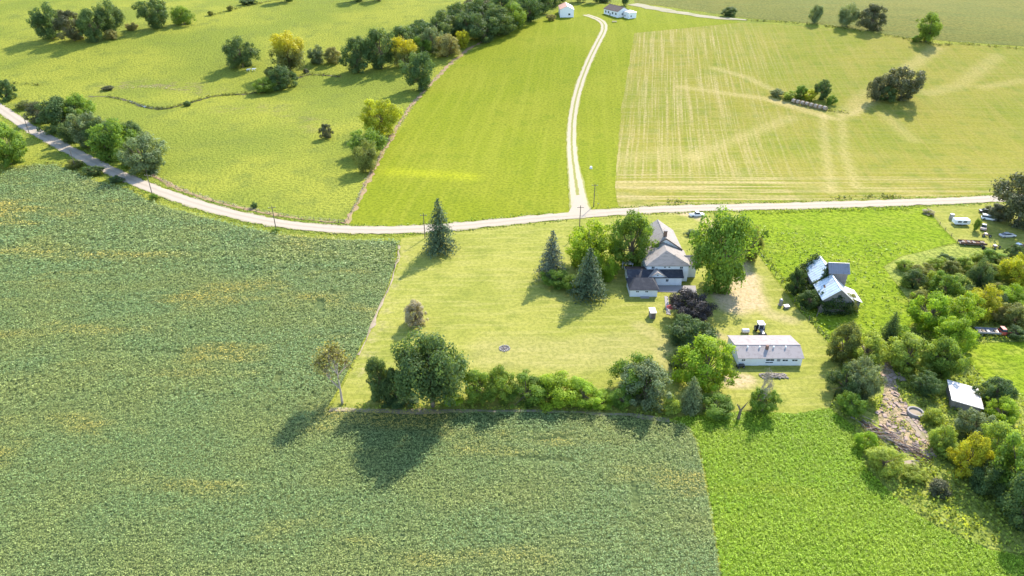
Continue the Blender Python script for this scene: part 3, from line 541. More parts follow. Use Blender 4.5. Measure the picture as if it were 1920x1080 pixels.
# ------------------------------------------------------------------ trees and shrubs: unit shapes (1 wide, 1 high)
def branches(segs, n=6):
    b = MB()
    for p0, p1, r0, r1 in segs: b.tube(p0, p1, r0, r1, n)
    return b.mesh('limbs')
def make_crown(kind, seed):
    global rng
    rng = np.random.default_rng(seed); r = np.random.default_rng(seed + 100); segs = []
    if kind in ('tree', 'tall', 'oak', 'shrub', 'weepy', 'bush'):
        zb = {'tree': .03, 'tall': .06, 'oak': .24, 'shrub': -.06, 'weepy': -.02, 'bush': -.06}[kind]
        nl = {'tree': 60, 'tall': 50, 'oak': 70, 'shrub': 26, 'weepy': 75, 'bush': 60}[kind]; nq = {'tree': 13000, 'tall': 12000, 'oak': 19000, 'shrub': 5000, 'weepy': 20000, 'bush': 15000}[kind]
        ls = {'tree': .029, 'tall': .028, 'oak': .023, 'shrub': .048, 'weepy': .025, 'bush': .030}[kind]
        cz, hz = (zb + 1) / 2, (1 - zb) / 2; L = []; ph = r.uniform(0, 6.28, 3)
        for i in range(nl):
            d = r.normal(size=3); d /= np.linalg.norm(d); rad = r.uniform(.55, 1.0) ** .7 * (1 + .26 * math.sin(2.3 * d[0] + ph[0] + 2 * d[2]) * math.sin(2.9 * d[1] + ph[1]) + .1 * math.sin(5 * d[0] + 4 * d[2] + ph[2]))
            lr = r.choice([r.uniform(.05, .09), r.uniform(.09, .15)]) if kind != 'shrub' else r.uniform(.10, .19)
            q = np.array([d[0] * (.5 - lr) * rad * 1.06, d[1] * (.5 - lr) * rad * 1.06, cz + d[2] * (hz - lr * .8) * rad])
            if kind == 'oak' and q[2] < .45: q[:2] *= .75
            if kind == 'tall': q[:2] *= .6 + .5 * (q[2] - zb)
            L.append((q, lr, r.uniform(.2, .8)))
        wts = np.array([l[1] ** 2 for l in L]); idx = r.choice(nl, nq, p=wts / wts.sum())
        C = np.array([l[0] for l in L])[idx]; LR = np.array([l[1] for l in L])[idx]; LT = np.array([l[2] for l in L])[idx]
        d = r.normal(size=(nq, 3)); d /= np.linalg.norm(d, axis=1, keepdims=True)
        rr = LR * np.where(r.uniform(size=nq) < .16, r.uniform(1.0, 1.45, nq), r.uniform(.62, 1.05, nq))
        zs = 1.25 if kind in ('weepy', 'tall') else .9
        c = C + d * rr[:, None] * np.array([1, 1, zs]); 
        if kind == 'weepy': c[:, 2] -= r.uniform(0, .06, nq)
        c[:, 2] = np.clip(c[:, 2], .015, 1.03)
        nr = d * 1.2 + r.normal(size=(nq, 3)) * .5 + np.array([0, 0, .25])
        v = leaf_verts(c, nr, r.uniform(.6, 1.4, nq) * ls); tint = np.clip(LT * .8 + r.uniform(0, .36, nq), 0, 1)
        th_ = {'oak': .4, 'shrub': .25}.get(kind, .34); tr = {'oak': .032, 'shrub': .02}.get(kind, .026)
        segs.append(((0, 0, -.01), (.01, 0, th_), tr, tr * .7)); segs.append(((.01, 0, th_), (0, .01, .8), tr * .7, tr * .2))
        for q, lr, _ in L[:: (2 if kind != 'shrub' else 3)]:
            a = np.array([.01, 0, th_ * r.uniform(.75, 1.3)]); mid = (a + q) / 2 + np.array([0, 0, -.02])
            segs += [(tuple(a), tuple(mid), tr * .45, tr * .3), (tuple(mid), tuple(q), tr * .3, tr * .12)]
    elif kind in ('spruce', 'cedar'):
        cs, ns, ss, ts = [], [], [], []
        lev = 30; zb = .1 if kind == 'spruce' else .02
        for i in range(lev):
            tz = i / (lev - 1); z = zb + (0.985 - zb) * tz
            R0 = .5 * ((1 - tz) ** .72 if kind == 'spruce' else (1 - tz ** 2.2) ** .8 * (.75 + .25 * min(1, tz * 6)))
            nb = int(8 + 18 * R0 / .5)
            for j in range(nb):
                a = r.uniform(0, 6.283); ln = R0 * r.uniform(.75, 1.12) + .012; m_ = max(3, int(ln * 34))
                t_ = (np.arange(m_) + r.uniform(0, 1, m_)) / m_ * .85 + .15; lt = r.uniform(.2, .8)
                spread = .035
                for tt_ in t_:
                    q = np.array([math.cos(a) * ln * tt_ + r.normal() * spread * .6, math.sin(a) * ln * tt_ + r.normal() * spread * .6, z - .10 * ln * tt_ ** 2 + r.normal() * .008 + (.06 * ln if kind == 'cedar' else 0)])
                    cs.append(q); ns.append([math.cos(a) * .4 + r.normal() * .4, math.sin(a) * .4 + r.normal() * .4, .8]); ss.append(r.uniform(.028, .06)); ts.append(np.clip(lt + .35 * (tt_ - .5) + r.normal() * .1, 0, 1))
        v = leaf_verts(np.array(cs), np.array(ns), np.array(ss), .3); tint = np.array(ts)
        segs.append(((0, 0, -.01), (0, 0, .95), .022, .004))
    elif kind in ('bare', 'dead'):
        tips = []
        def grow(p, d, ln, rad, dep):
            q = p + d * ln; segs.append((tuple(p), tuple(q), rad, rad * .65))
            if dep == 0: tips.append(q); return
            for _ in range(3 if dep > 1 else 4):
                nd = d + r.normal(size=3) * .48 + np.array([0, 0, .12]); nd /= np.linalg.norm(nd); grow(q, nd, ln * r.uniform(.62, .86), rad * .6, dep - 1)
        grow(np.array([0, 0, -.01]), np.array([0.02, 0, 1.0]), .25, .02, 4)
        tips = np.array(tips); k = 16 if kind == 'bare' else 7; segs[:] = [(p, q, a * 1.5, b * 1.5) for p, q, a, b in segs]; c = np.repeat(tips, k, 0) + r.normal(size=(len(tips) * k, 3)) * .04
        v = leaf_verts(c, r.normal(size=(len(c), 3)) + np.array([0, 0, .4]), r.uniform(.018, .04, len(c)) if kind == 'bare' else r.uniform(.04, .09, len(c)), .42 if kind == 'bare' else .04); tint = r.uniform(0, 1, len(c))
        if c[:, 2].max() > 0:
            s_ = 1 / c[:, 2].max(); wx = max(np.ptp(c[:, 0]), np.ptp(c[:, 1])); f = 1 / wx
            v = v * np.array([f, f, s_]); segs = [((p[0] * f, p[1] * f, p[2] * s_), (q[0] * f, q[1] * f, q[2] * s_), a, b) for p, q, a, b in segs]
    ctr = v.reshape(-1, 4, 3).mean(1); rad = np.percentile(np.hypot(ctr[:, 0], ctr[:, 1]), 97); ztop = np.percentile(ctr[:, 2], 99.3); zlow = np.percentile(ctr[:, 2], 3) if kind not in ('bare', 'dead') else 0; zt = {'tree': .07, 'tall': .12, 'oak': .25, 'shrub': 0, 'bush': 0, 'weepy': .04, 'spruce': .07, 'cedar': .02}.get(kind, 0)
    fx = .5 / rad; fz = (1 - zt) / (ztop - zlow); v = v * np.array([fx, fx, fz]); dz_ = zt - zlow * fz; v[:, 2] = np.maximum(v[:, 2] + dz_, .004)
    Z_ = lambda z: z if z <= 0 else max(z * fz + dz_, .02)
    segs = [((p[0] * fx, p[1] * fx, Z_(p[2])), (q[0] * fx, q[1] * fx, Z_(q[2])), a, b) for p, q, a, b in segs]
    me = quads_mesh(kind + '_foliage', v, tint); tm = branches(segs, 6 if kind != 'bare' else 4)
    return me, tm
SHAPES = {}
for kind, cnt in (('tree', 4), ('tall', 2), ('oak', 2), ('shrub', 4), ('bush', 4), ('weepy', 2), ('spruce', 2), ('cedar', 1), ('bare', 1), ('dead', 1)):
    SHAPES[kind] = [make_crown(kind, 31 * i + len(kind) * 7 + 3) for i in range(cnt)]
rng = np.random.default_rng(99)
NAMES = {'tree': 'broadleaf_tree', 'tall': 'broadleaf_tree', 'oak': 'oak_tree', 'shrub': 'shrub', 'weepy': 'broadleaf_tree', 'spruce': 'spruce_tree', 'cedar': 'cedar_tree', 'bare': 'bare_tree', 'dead': 'bare_tree'}
TC = {}
def put_tree(bx, by, top, wpx, kind, leaf, label, group=None, hmin=1.0, cat=None):
    base = P(bx, by); wm = wpx / ppm(base)
    if kind == 'shrub' or kind == 'cedar': base.y += .36 * wm; base.z = float(hgt(base.x, base.y))
    h = max(hmin, height_for(base, top) * (1.0 if kind in ('spruce', 'cedar') else .97))
    form = 'bush' if kind == 'shrub' and wm > 4.6 else kind
    i = TC.get(form, 0); TC[form] = i + 1; fm, tm = SHAPES[form][i % len(SHAPES[form])]
    sx_ = rng.uniform(.92, 1.1); root = empty(NAMES[kind], base, rng.uniform(0, 6.28), (wm * sx_, wm * (2 - sx_), h))
    shrub = kind == 'shrub'
    for me, nm, mt in ((tm, 'stem' if shrub else 'trunk', 'pale_bark' if kind in ('bare', 'dead') else 'bark'), (fm, 'foliage' if shrub else 'crown', leaf)):
        if not me.materials: me.materials.append(None)
        o = bpy.data.objects.new(nm, me); COL.objects.link(o); o.parent = root
        o.material_slots[0].link = 'OBJECT'; o.material_slots[0].material = MATS[mt]
    return tag(root, label, cat or ('shrub' if shrub else 'tree'), group)
WOOD = 'trees of the wood beside the green hayfield'; THK = 'shrubs of the thicket right of the barn'; FARL = 'trees on the upper left fence line'; ROADS = 'shrubs lining the gravel road'; HEDGE = 'hedge shrubs below the mown lawn'; YARD = 'trees around the farmhouse'; CREST = 'trees on the far field edge'; BALES = 'shrubs behind the hay bales'; JUNK = 'scrub in the lower right corner'
DK = 'dark green tree packed in the back of the wood'
TREES = [
 # upper left fence line
 (100, 72, 6, 58, 'tree', 'leaf_dark', 'big rounded tree at the left end of the upper left tree clump', FARL),
 (140, 76, 18, 52, 'tree', 'leaf_copper', 'brownish green tree, second from left in the upper left clump', FARL),
 (178, 78, 15, 50, 'tree', 'leaf_dark', 'dark tree third from left in the upper left clump', FARL),
 (213, 66, -2, 50, 'tall', 'leaf_dark', 'tall tree with a bare trunk at the right end of the upper left clump', FARL),
 (245, 58, 42, 24, 'shrub', 'leaf_tan', 'small reddish brown bush between the upper left clump and a dark tree', FARL),
 (205, 76, 55, 26, 'shrub', 'leaf_tan', 'brown bush at the foot of the tall upper left tree', FARL),
 (293, 53, -2, 56, 'tree', 'leaf_dark', 'dark rounded tree standing alone right of the upper left clump', FARL),
 (346, 46, 11, 42, 'tree', 'leaf_mid', 'smaller tree at the start of the dirt fence line, upper left', FARL),
 (394, 30, 20, 12, 'shrub', 'leaf_olive', 'small bush on the dirt fence line, upper left, nearest the small tree', FARL),
 (431, 21, 10, 14, 'shrub', 'leaf_olive', 'small bush on the upper left fence line near the top edge', FARL),
 (462, 10, -4, 34, 'shrub', 'leaf_dark', 'dark bushy hedge piece cut by the top edge, left of centre', FARL),
 (537, 3, -45, 36, 'tree', 'leaf_dark', 'tree at the top edge with its round shadow on the pasture', FARL),
 (672, 2, -45, 36, 'tree', 'leaf_dark', 'tree cut by the top edge left of the wood', FARL),
 (710, 1, -40, 30, 'tree', 'leaf_copper', 'brownish tree cut by the top edge beside the wood', FARL),
 # left edge and roadside
 (8, 192, 150, 36, 'shrub', 'leaf_dark', 'dark bush cut by the left edge above the gravel road', ROADS),
 (2, 318, 232, 82, 'shrub', 'leaf_mid', 'large green bush cut by the left edge below the gravel road', ROADS),
 (40, 207, 190, 36, 'shrub', 'leaf_olive', 'low yellowish bush at the upper end of the roadside row', ROADS),
 (74, 236, 190, 56, 'shrub', 'leaf_copper', 'dark brownish bush at the upper end of the roadside row', ROADS),
 (104, 256, 182, 80, 'shrub', 'leaf_dark', 'large dark bush, uppermost big one in the roadside row', ROADS),
 (142, 246, 178, 62, 'shrub', 'leaf_mid', 'green bush behind the roadside row with sunlit top', ROADS),
 (160, 282, 212, 66, 'shrub', 'leaf_greyish', 'pale grey green bush in the middle of the roadside row', ROADS),
 (208, 304, 224, 80, 'shrub', 'leaf_mid', 'green bush with yellowish top in the roadside row', ROADS),
 (240, 288, 230, 58, 'shrub', 'leaf_dark', 'dark green bush behind the last roadside bush', ROADS),
 (262, 334, 253, 82, 'shrub', 'leaf_greyish', 'rounded grey green bush at the lower end of the roadside row', ROADS),
 (188, 286, 226, 56, 'shrub', 'leaf_dark', 'dark bush between the pale bush and the yellowish one in the roadside row', ROADS),
 (128, 270, 222, 50, 'shrub', 'leaf_dark', 'dark lower bush by the road in front of the uppermost big one', ROADS),
 (236, 318, 268, 50, 'shrub', 'leaf_mid', 'low green bush by the road left of the last roadside bush', ROADS),
 (476, 392, 379, 13, 'shrub', 'leaf_dark', 'tiny dark bush on the pasture fence above the road bend', None),
 (515, 438, 428, 15, 'shrub', 'leaf_mid', 'tiny bush at the foot of the pole on the soybean edge', None),
 (286, 376, 364, 16, 'shrub', 'leaf_mid', 'small bush in the ditch below the road by a pole', None),
 (135, 318, 300, 30, 'shrub', 'leaf_olive', 'low bush on the bank between the road and the soybeans', None),
 (170, 332, 312, 34, 'shrub', 'leaf_dark', 'dark low bush on the bank below the roadside row', None),
 (215, 345, 330, 28, 'shrub', 'leaf_dark', 'dark low bush at the soybean edge below the road', None),
 # pasture and creek
 (456, 126, 68, 62, 'tree', 'leaf_dark', 'dark rounded tree above the white animal in the pasture', None),
 (545, 136, 60, 66, 'tall', 'leaf_turning', 'tall tree with bright yellow top beside the creek', None),
 (524, 172, 124, 56, 'shrub', 'leaf_dark', 'dark bush clump on the creek below the yellow tree', None),
 (492, 178, 146, 44, 'shrub', 'leaf_mid', 'low green bush left of the dark creek clump', None),
 (508, 150, 126, 32, 'shrub', 'leaf_olive', 'olive bush just left of the yellow tree foot', None),
 (592, 122, 85, 34, 'shrub', 'leaf_greyish', 'pale grey bush between the yellow tree and the wood, left of two', None),
 (622, 122, 88, 34, 'shrub', 'leaf_tan', 'pale brownish bush between the yellow tree and the wood, right of two', None),
 (573, 138, 129, 12, 'shrub', 'leaf_copper', 'tiny dark bush on the creek right of the yellow tree', None),
 (350, 200, 189, 14, 'shrub', 'leaf_dark', 'tiny dark bush on the creek in the left pasture', None),
 (613, 259, 232, 26, 'tree', 'leaf_copper', 'tiny reddish brown tree alone in the pasture', None),
 (199, 171, 161, 22, 'shrub', 'leaf_copper', 'low dark bush at the boggy patch in the pasture', None),
 # fence line trees
 (788, 168, 97, 62, 'tree', 'leaf_dark', 'dark tree with a visible trunk on the dirt fence line', None),
 (716, 252, 187, 76, 'tree', 'leaf_yellow', 'broad yellowish tree on the dirt fence line', None),
 (693, 292, 240, 70, 'tree', 'leaf_mid', 'green tree on the fence line below the yellowish tree', None),
 (686, 322, 266, 48, 'tall', 'leaf_olive', 'olive tree, lowest on the dirt fence line', None),
 # the wood
 (672, 134, 70, 58, 'tree', 'leaf_dark', 'dark round tree at the lower left end of the wood', WOOD),
 (716, 128, 52, 62, 'tree', 'leaf_dark', 'tall dark tree second from the left end of the wood', WOOD),
 (757, 126, 70, 58, 'tree', 'leaf_turning', 'yellow topped tree near the lower left end of the wood', WOOD),
 (790, 104, 70, 42, 'tree', 'leaf_mid', 'green tree just right of the yellow topped tree in the wood', WOOD),
 (838, 106, 64, 50, 'tree', 'leaf_tan', 'tan coloured tree at the lower edge of the wood', WOOD),
 (812, 98, 50, 44, 'tree', 'leaf_greyish', 'pale tree behind the tan tree in the wood', WOOD),
 (868, 90, 57, 26, 'tree', 'leaf_yellow', 'small bright yellow tree at the lower edge of the wood', WOOD),
 (905, 78, 26, 64, 'tree', 'leaf_dark', 'first tree along the hayfield edge of the wood above the small yellow tree', WOOD),
 (935, 66, 14, 62, 'tree', 'leaf_dark', 'second tree along the hayfield edge of the wood above the small yellow tree', WOOD),
 (962, 54, 4, 58, 'tree', 'leaf_mid', 'third lighter tree along the hayfield edge of the wood above the small yellow tree', WOOD),
 (990, 40, -8, 54, 'tree', 'leaf_dark', 'fourth tree along the hayfield edge of the wood above the small yellow tree', WOOD),
 (1010, 24, -25, 48, 'tree', 'leaf_dark', 'fifth tree along the hayfield edge of the wood above the small yellow tree', WOOD),
 (1032, 12, -36, 42, 'tree', 'leaf_dark', 'sixth tree along the hayfield edge of the wood above the small yellow tree', WOOD),
 (1050, 5, -40, 34, 'tall', 'leaf_dark', 'seventh tree along the hayfield edge of the wood above the small yellow tree', WOOD),
 (760, 96, 48, 62, 'tree', 'leaf_dark', 'dark tree behind the yellow topped tree in the wood', WOOD),
 (795, 80, 38, 64, 'tree', 'leaf_dark', 'dark tree behind the pale tree in the wood', WOOD),
 (840, 72, 20, 70, 'tree', 'leaf_dark', 'dark broad tree behind the tan tree in the wood', WOOD),
 (875, 72, 24, 62, 'tree', 'leaf_dark', 'dark tree just behind the small bright yellow tree', WOOD),
 (895, 30, -14, 52, 'tree', 'leaf_copper', 'brownish tree deep in the wood near the top edge', WOOD),
 (865, 50, 4, 58, 'tree', 'leaf_dark', DK, WOOD),
 (905, 50, -2, 68, 'tree', 'leaf_dark', DK, WOOD),
 (940, 36, -14, 62, 'tree', 'leaf_dark', DK, WOOD),
 (975, 20, -30, 52, 'tree', 'leaf_dark', DK, WOOD),
 (930, 12, -40, 52, 'tree', 'leaf_dark', DK, WOOD),
 (820, 82, 34, 56, 'tree', 'leaf_dark', DK, WOOD),
 (1033, 40, 27, 18, 'shrub', 'leaf_tan', 'small tan bush left of the far white barn', None),
 (1088, 3, -45, 30, 'tall', 'leaf_dark', 'tree behind the far white barn with its trunk at the top edge', None),
 (1117, 5, -40, 26, 'tall', 'leaf_dark', 'tree with a thin trunk between the far barn and far house', None),
 (1135, 6, -8, 26, 'shrub', 'leaf_dark', 'dark bush behind the far brown roofed house', None),
 (1172, 10, -30, 20, 'tall', 'leaf_dark', 'dark tree rising behind the right end of the far house', None),
 # crest
 (1370, 32, 13, 30, 'shrub', 'leaf_dark', 'dark round bush in the far field at the end of the dirt track', CREST),
 (1527, 44, 9, 24, 'tall', 'leaf_greyish', 'thin leaning tree, leftmost on the far field edge', CREST),
 (1587, 50, 6, 36, 'tall', 'leaf_greyish', 'greyish oval tree, second from left on the far field edge', CREST),
 (1632, 56, 8, 48, 'tree', 'leaf_copper', 'broad dark brownish tree on the far field edge', CREST),
 (1736, 78, 24, 46, 'tree', 'leaf_mid', 'green tree, rightmost on the far field edge', CREST),
 (1721, 80, 66, 20, 'shrub', 'leaf_mid', 'small bush under the rightmost tree of the far field edge', CREST),
 # bales and lone oak
 (1459, 184, 167, 26, 'shrub', 'leaf_greyish', 'greyish shrub at the left end of the hay bale island', BALES),
 (1481, 189, 170, 26, 'shrub', 'leaf_weed', 'pale shrub behind the left hay bales', BALES),
 (1503, 188, 160, 26, 'shrub', 'leaf_mid', 'green shrub in the middle of the hay bale island', BALES),
 (1519, 192, 168, 26, 'shrub', 'leaf_yellow', 'yellow shrub behind the hay bales', BALES),
 (1543, 190, 150, 32, 'shrub', 'leaf_dark', 'tall dark shrub, highest on the hay bale island', BALES),
 (1561, 198, 178, 20, 'shrub', 'leaf_mid', 'low green shrub right of the hay bales', BALES),
 (1638, 190, 143, 30, 'tall', 'leaf_copper', 'slim brownish tree on a thin trunk left of the lone oak', None),
 (1688, 188, 127, 72, 'tree', 'leaf_copper', 'broad lone oak standing in the yellow hayfield', None),
 (1665, 194, 160, 44, 'shrub', 'leaf_dark', 'dark brush under the left side of the lone oak', None),
 # yard
 (826, 470, 377, 64, 'spruce', 'leaf_spruce', 'tall green spruce beside the road at the lawn corner', YARD),
 (1034, 520, 437, 58, 'spruce', 'leaf_bluespruce', 'blue grey spruce left of the yard maples', YARD),
 (1100, 500, 417, 92, 'tree', 'leaf_lime', 'bright green maple between the blue spruce and the dark maple', YARD),
 (1102, 556, 470, 68, 'spruce', 'leaf_spruce', 'dark spruce in front of the bright green maple', YARD),
 (1182, 498, 401, 90, 'tree', 'leaf_mid', 'dark green maple left of the farmhouse', YARD),
 (1045, 546, 507, 56, 'shrub', 'leaf_mid', 'low green shrub at the foot of the blue spruce', YARD),
 (1075, 552, 515, 44, 'shrub', 'leaf_mid', 'low shrub between the two spruces of the yard', YARD),
 (1140, 530, 480, 46, 'shrub', 'leaf_lime', 'small bright tree between the dark spruce and the house', YARD),
 (1346, 540, 394, 122, 'tree', 'leaf_mid', 'very large spreading tree right of the farmhouse', YARD),
 (1402, 488, 426, 46, 'weepy', 'leaf_olive', 'smaller olive tree at the right side of the very large tree by the farmhouse', YARD),
 (1298, 445, 432, 26, 'shrub', 'leaf_dark', 'small dark bush behind the right side of the house', YARD),
 (778, 618, 566, 46, 'shrub', 'leaf_dry', 'small pale half bare tree on the open lawn', None),
 # below the lawn
 (642, 757, 652, 104, 'bare', 'leaf_tan', 'sparse half bare tree at the soybean corner', HEDGE),
 (712, 764, 672, 56, 'shrub', 'leaf_dark', 'tall dark shrub left of the big oak', HEDGE),
 (742, 765, 690, 54, 'shrub', 'leaf_dark', 'dark shrub under the left side of the big oak', HEDGE),
 (812, 762, 632, 140, 'oak', 'leaf_dark', 'big dark oak at the bottom edge of the lawn', HEDGE),
 (848, 765, 735, 40, 'shrub', 'leaf_lime', 'low yellow green bush right of the oak trunk', HEDGE),
 (745, 767, 742, 70, 'shrub', 'leaf_dark', 'low dark brush at the foot of the big oak', HEDGE),
 (897, 768, 698, 70, 'shrub', 'leaf_mid', 'upright green shrub, first right of the big oak', HEDGE),
 (939, 768, 696, 68, 'shrub', 'leaf_mid', 'upright green shrub, second right of the big oak', HEDGE),
 (985, 769, 708, 80, 'shrub', 'leaf_mid', 'rounded green shrub, third right of the big oak', HEDGE),
 (1046, 770, 707, 92, 'shrub', 'leaf_lime', 'widest bright green shrub in the lawn hedge', HEDGE),
 (1093, 771, 720, 76, 'shrub', 'leaf_lime', 'bright green shrub joined to the right of the widest hedge shrub', HEDGE),
 (1128, 773, 742, 56, 'shrub', 'leaf_lime', 'low light green shrub at the right end of the hedge', HEDGE),
 (1190, 752, 671, 88, 'shrub', 'leaf_mid', 'rounded green tree behind the grey green one', HEDGE),
 (1214, 776, 686, 104, 'shrub', 'leaf_greyish', 'large rounded grey green tree below the lawn', HEDGE),
 (1165, 772, 730, 46, 'shrub', 'leaf_mid', 'green shrub left of the large grey green tree', HEDGE),
 (1258, 782, 745, 34, 'shrub', 'leaf_weed', 'pale low shrub right of the large grey green tree', HEDGE),
 (1300, 620, 552, 86, 'shrub', 'leaf_purple', 'purple black plum tree below the patio', YARD),
 (1300, 660, 597, 84, 'shrub', 'leaf_dark', 'dark green bush just below the purple plum', YARD),
 (1330, 742, 638, 112, 'shrub', 'leaf_lime', 'large bright yellow green tree left of the long shed', YARD),
 (1296, 780, 710, 44, 'cedar', 'leaf_greyish', 'upright grey green cedar below the bright yellow green tree', HEDGE),
 (1275, 700, 660, 50, 'shrub', 'leaf_dark', 'dark bush left of the bright yellow green tree', YARD),
 (1416, 768, 690, 46, 'dead', 'pale_bark', 'bare dead tree in front of the long shed', None),
 (1434, 786, 733, 58, 'shrub', 'leaf_mid', 'green bush at the foot of the bare dead tree', None),
 (1345, 790, 745, 70, 'shrub', 'leaf_mid', 'low rough brush right of the grey green cedar', None),
 # barn ivy
 (1494, 556, 505, 36, 'shrub', 'leaf_ivy', 'dark ivy bush along the left wall of the barn', None),
 (1520, 585, 545, 44, 'shrub', 'leaf_ivy', 'dark ivy bush at the near left corner of the barn', None),
 (1552, 588, 548, 46, 'shrub', 'leaf_ivy', 'dark bush climbing the near gable of the barn', None),
 (1592, 590, 550, 40, 'shrub', 'leaf_olive', 'olive bush at the near right corner of the barn', None),
 # scrub right
 (1668, 652, 588, 34, 'cedar', 'leaf_dark', 'narrow dark cedar standing in the scrub', THK),
 (1585, 690, 608, 60, 'shrub', 'leaf_olive', 'olive tree at the left end of the scrub, nearest the shed', THK),
 (1628, 700, 628, 70, 'shrub', 'leaf_weed', 'loose olive tree left of the narrow cedar', THK),
 (1622, 758, 678, 70, 'shrub', 'leaf_greyish', 'grey green bush at the lower left of the scrub', THK),
 (1588, 750, 690, 60, 'shrub', 'leaf_dark', 'dark bush at the left edge of the scrub below the shed', THK),
 (1712, 706, 632, 84, 'shrub', 'leaf_weed', 'broad yellow green tree in the middle of the scrub', THK),
 (1775, 715, 640, 70, 'shrub', 'leaf_mid', 'green bush behind the small white roofed shed', THK),
 (1742, 748, 704, 54, 'shrub', 'leaf_dark', 'dark bush left of the small white roofed shed', THK),
 (1768, 706, 640, 62, 'shrub', 'leaf_weed', 'yellow green bush right of the broad scrub tree', THK),
 (1795, 672, 598, 76, 'shrub', 'leaf_lime', 'rounded green tree left of the red truck', THK),
 (1752, 632, 555, 82, 'shrub', 'leaf_lime', 'broad yellow green tree above the middle of the scrub', THK),
 (1808, 628, 556, 82, 'shrub', 'leaf_lime', 'yellow green tree right beside another, above the red truck left end', THK),
 (1845, 605, 537, 66, 'shrub', 'leaf_yellow', 'bright yellow tree just above the red truck', THK),
 (1905, 618, 570, 56, 'shrub', 'leaf_olive', 'olive bush at the right edge above the red truck', THK),
 (1880, 608, 575, 40, 'shrub', 'leaf_tan', 'pale tan bush right above the red truck cab', THK),
 (1915, 545, 480, 66, 'shrub', 'leaf_yellow', 'yellow bush cut by the right edge in the thicket', THK),
 (1900, 580, 535, 56, 'shrub', 'leaf_lime', 'green yellow bush below the yellow one at the right edge', THK),
 (1907, 494, 460, 34, 'shrub', 'leaf_dark', 'dark small bush at the right edge below the parked cars', THK),
 (1830, 540, 490, 40, 'tall', 'leaf_dark', 'dark slim bush standing up in the middle of the thicket', THK),
 (1718, 545, 505, 44, 'shrub', 'leaf_dark', 'dark bush at the upper left end of the thicket', THK),
 (1775, 570, 515, 56, 'shrub', 'leaf_mid', 'green rounded bush in the middle of the thicket', THK),
 (1865, 500, 470, 44, 'shrub', 'leaf_mid', 'green bush at the top of the thicket below the junk', THK),
 (1874, 772, 712, 66, 'shrub', 'leaf_dark', 'dark bush right of the small white roofed shed', JUNK),
 (1885, 805, 752, 60, 'shrub', 'leaf_lime', 'yellow green bush right of the grey bush by the white shed', JUNK),
 (1832, 838, 774, 70, 'shrub', 'leaf_greyish', 'grey green bush in front of the small white roofed shed', JUNK),
 (1770, 850, 800, 50, 'shrub', 'leaf_weed', 'pale weedy bush left of the orange tinted bush', JUNK),
 (1820, 905, 818, 66, 'shrub', 'leaf_yellow', 'orange yellow bush in the lower right scrub', JUNK),
 (1880, 890, 800, 84, 'shrub', 'leaf_weed', 'pale olive bush at the top of the lower right corner clump', JUNK),
 (1915, 955, 835, 100, 'shrub', 'leaf_mid', 'large green bush in the lower right corner clump', JUNK),
 (1862, 940, 872, 66, 'shrub', 'leaf_dark', 'dark bush at the left of the lower right corner clump', JUNK),
 (1935, 1010, 880, 90, 'shrub', 'leaf_dark', 'dark tree cut by the right edge in the lower corner', JUNK),
 (1765, 935, 905, 40, 'shrub', 'leaf_copper', 'small rusty bush at the lower end of the scrub', JUNK),
 (1665, 900, 845, 70, 'shrub', 'leaf_weed', 'weedy bush below the brush pile', JUNK),
 (1602, 790, 742, 52, 'shrub', 'leaf_mid', 'green bush at the clover corner of the scrub', JUNK),
 (1648, 668, 634, 40, 'shrub', 'leaf_olive', 'small olive bush below the narrow cedar', JUNK),
 (1690, 650, 612, 46, 'shrub', 'leaf_lime', 'small yellow green bush right of the narrow cedar', JUNK),
 (1755, 800, 768, 36, 'shrub', 'leaf_weed', 'low weedy bush right of the concrete ring', JUNK),
 (1790, 870, 836, 44, 'shrub', 'leaf_weed', 'low weedy bush left of the orange yellow bush', JUNK),
 (1720, 910, 880, 46, 'shrub', 'leaf_weed', 'low weedy bush beside the pale slab at the scrub end', JUNK),
 (1630, 850, 812, 46, 'shrub', 'leaf_lime', 'small green bush at the clover edge left of the brush pile', JUNK),
 # junkyard
 (1905, 425, 333, 112, 'tree', 'leaf_copper', 'huge dark copper tree at the right edge beside the road', None),
 (1880, 418, 385, 50, 'shrub', 'leaf_copper', 'dark lower growth under the left side of the copper tree', None),
 (1828, 433, 410, 14, 'tall', 'leaf_mid', 'tiny sapling between the white camper and the junk cars', None),
 (1745, 405, 393, 22, 'shrub', 'leaf_dry', 'dry brush heap by the road at the junkyard corner', None),
 (1700, 512, 488, 34, 'shrub', 'leaf_weed', 'low pale weedy shrub, first from left in the top row of low thicket shrubs', THK),
 (1760, 510, 484, 36, 'shrub', 'leaf_weed', 'low pale weedy shrub, second from left in the top row of low thicket shrubs', THK),
 (1778, 500, 478, 34, 'shrub', 'leaf_dark', 'low dark shrub, third from left in the top row of low thicket shrubs', THK),
 (1812, 510, 482, 36, 'shrub', 'leaf_weed', 'low pale weedy shrub, fourth from left in the top row of low thicket shrubs', THK),
 (1840, 495, 473, 34, 'shrub', 'leaf_weed', 'low pale weedy shrub, fifth from left in the top row of low thicket shrubs', THK),
 (1895, 510, 484, 34, 'shrub', 'leaf_olive', 'low olive shrub, sixth from left in the top row of low thicket shrubs', THK),
 (1735, 525, 495, 40, 'shrub', 'leaf_olive', 'low olive shrub, first from left in the second row of low thicket shrubs', THK),
 (1790, 520, 490, 38, 'shrub', 'leaf_olive', 'low olive shrub, second from left in the second row of low thicket shrubs', THK),
 (1850, 525, 491, 40, 'shrub', 'leaf_olive', 'low olive shrub, third from left in the second row of low thicket shrubs', THK),
 (1885, 530, 498, 44, 'shrub', 'leaf_weed', 'low pale weedy shrub, fourth from left in the second row of low thicket shrubs', THK),
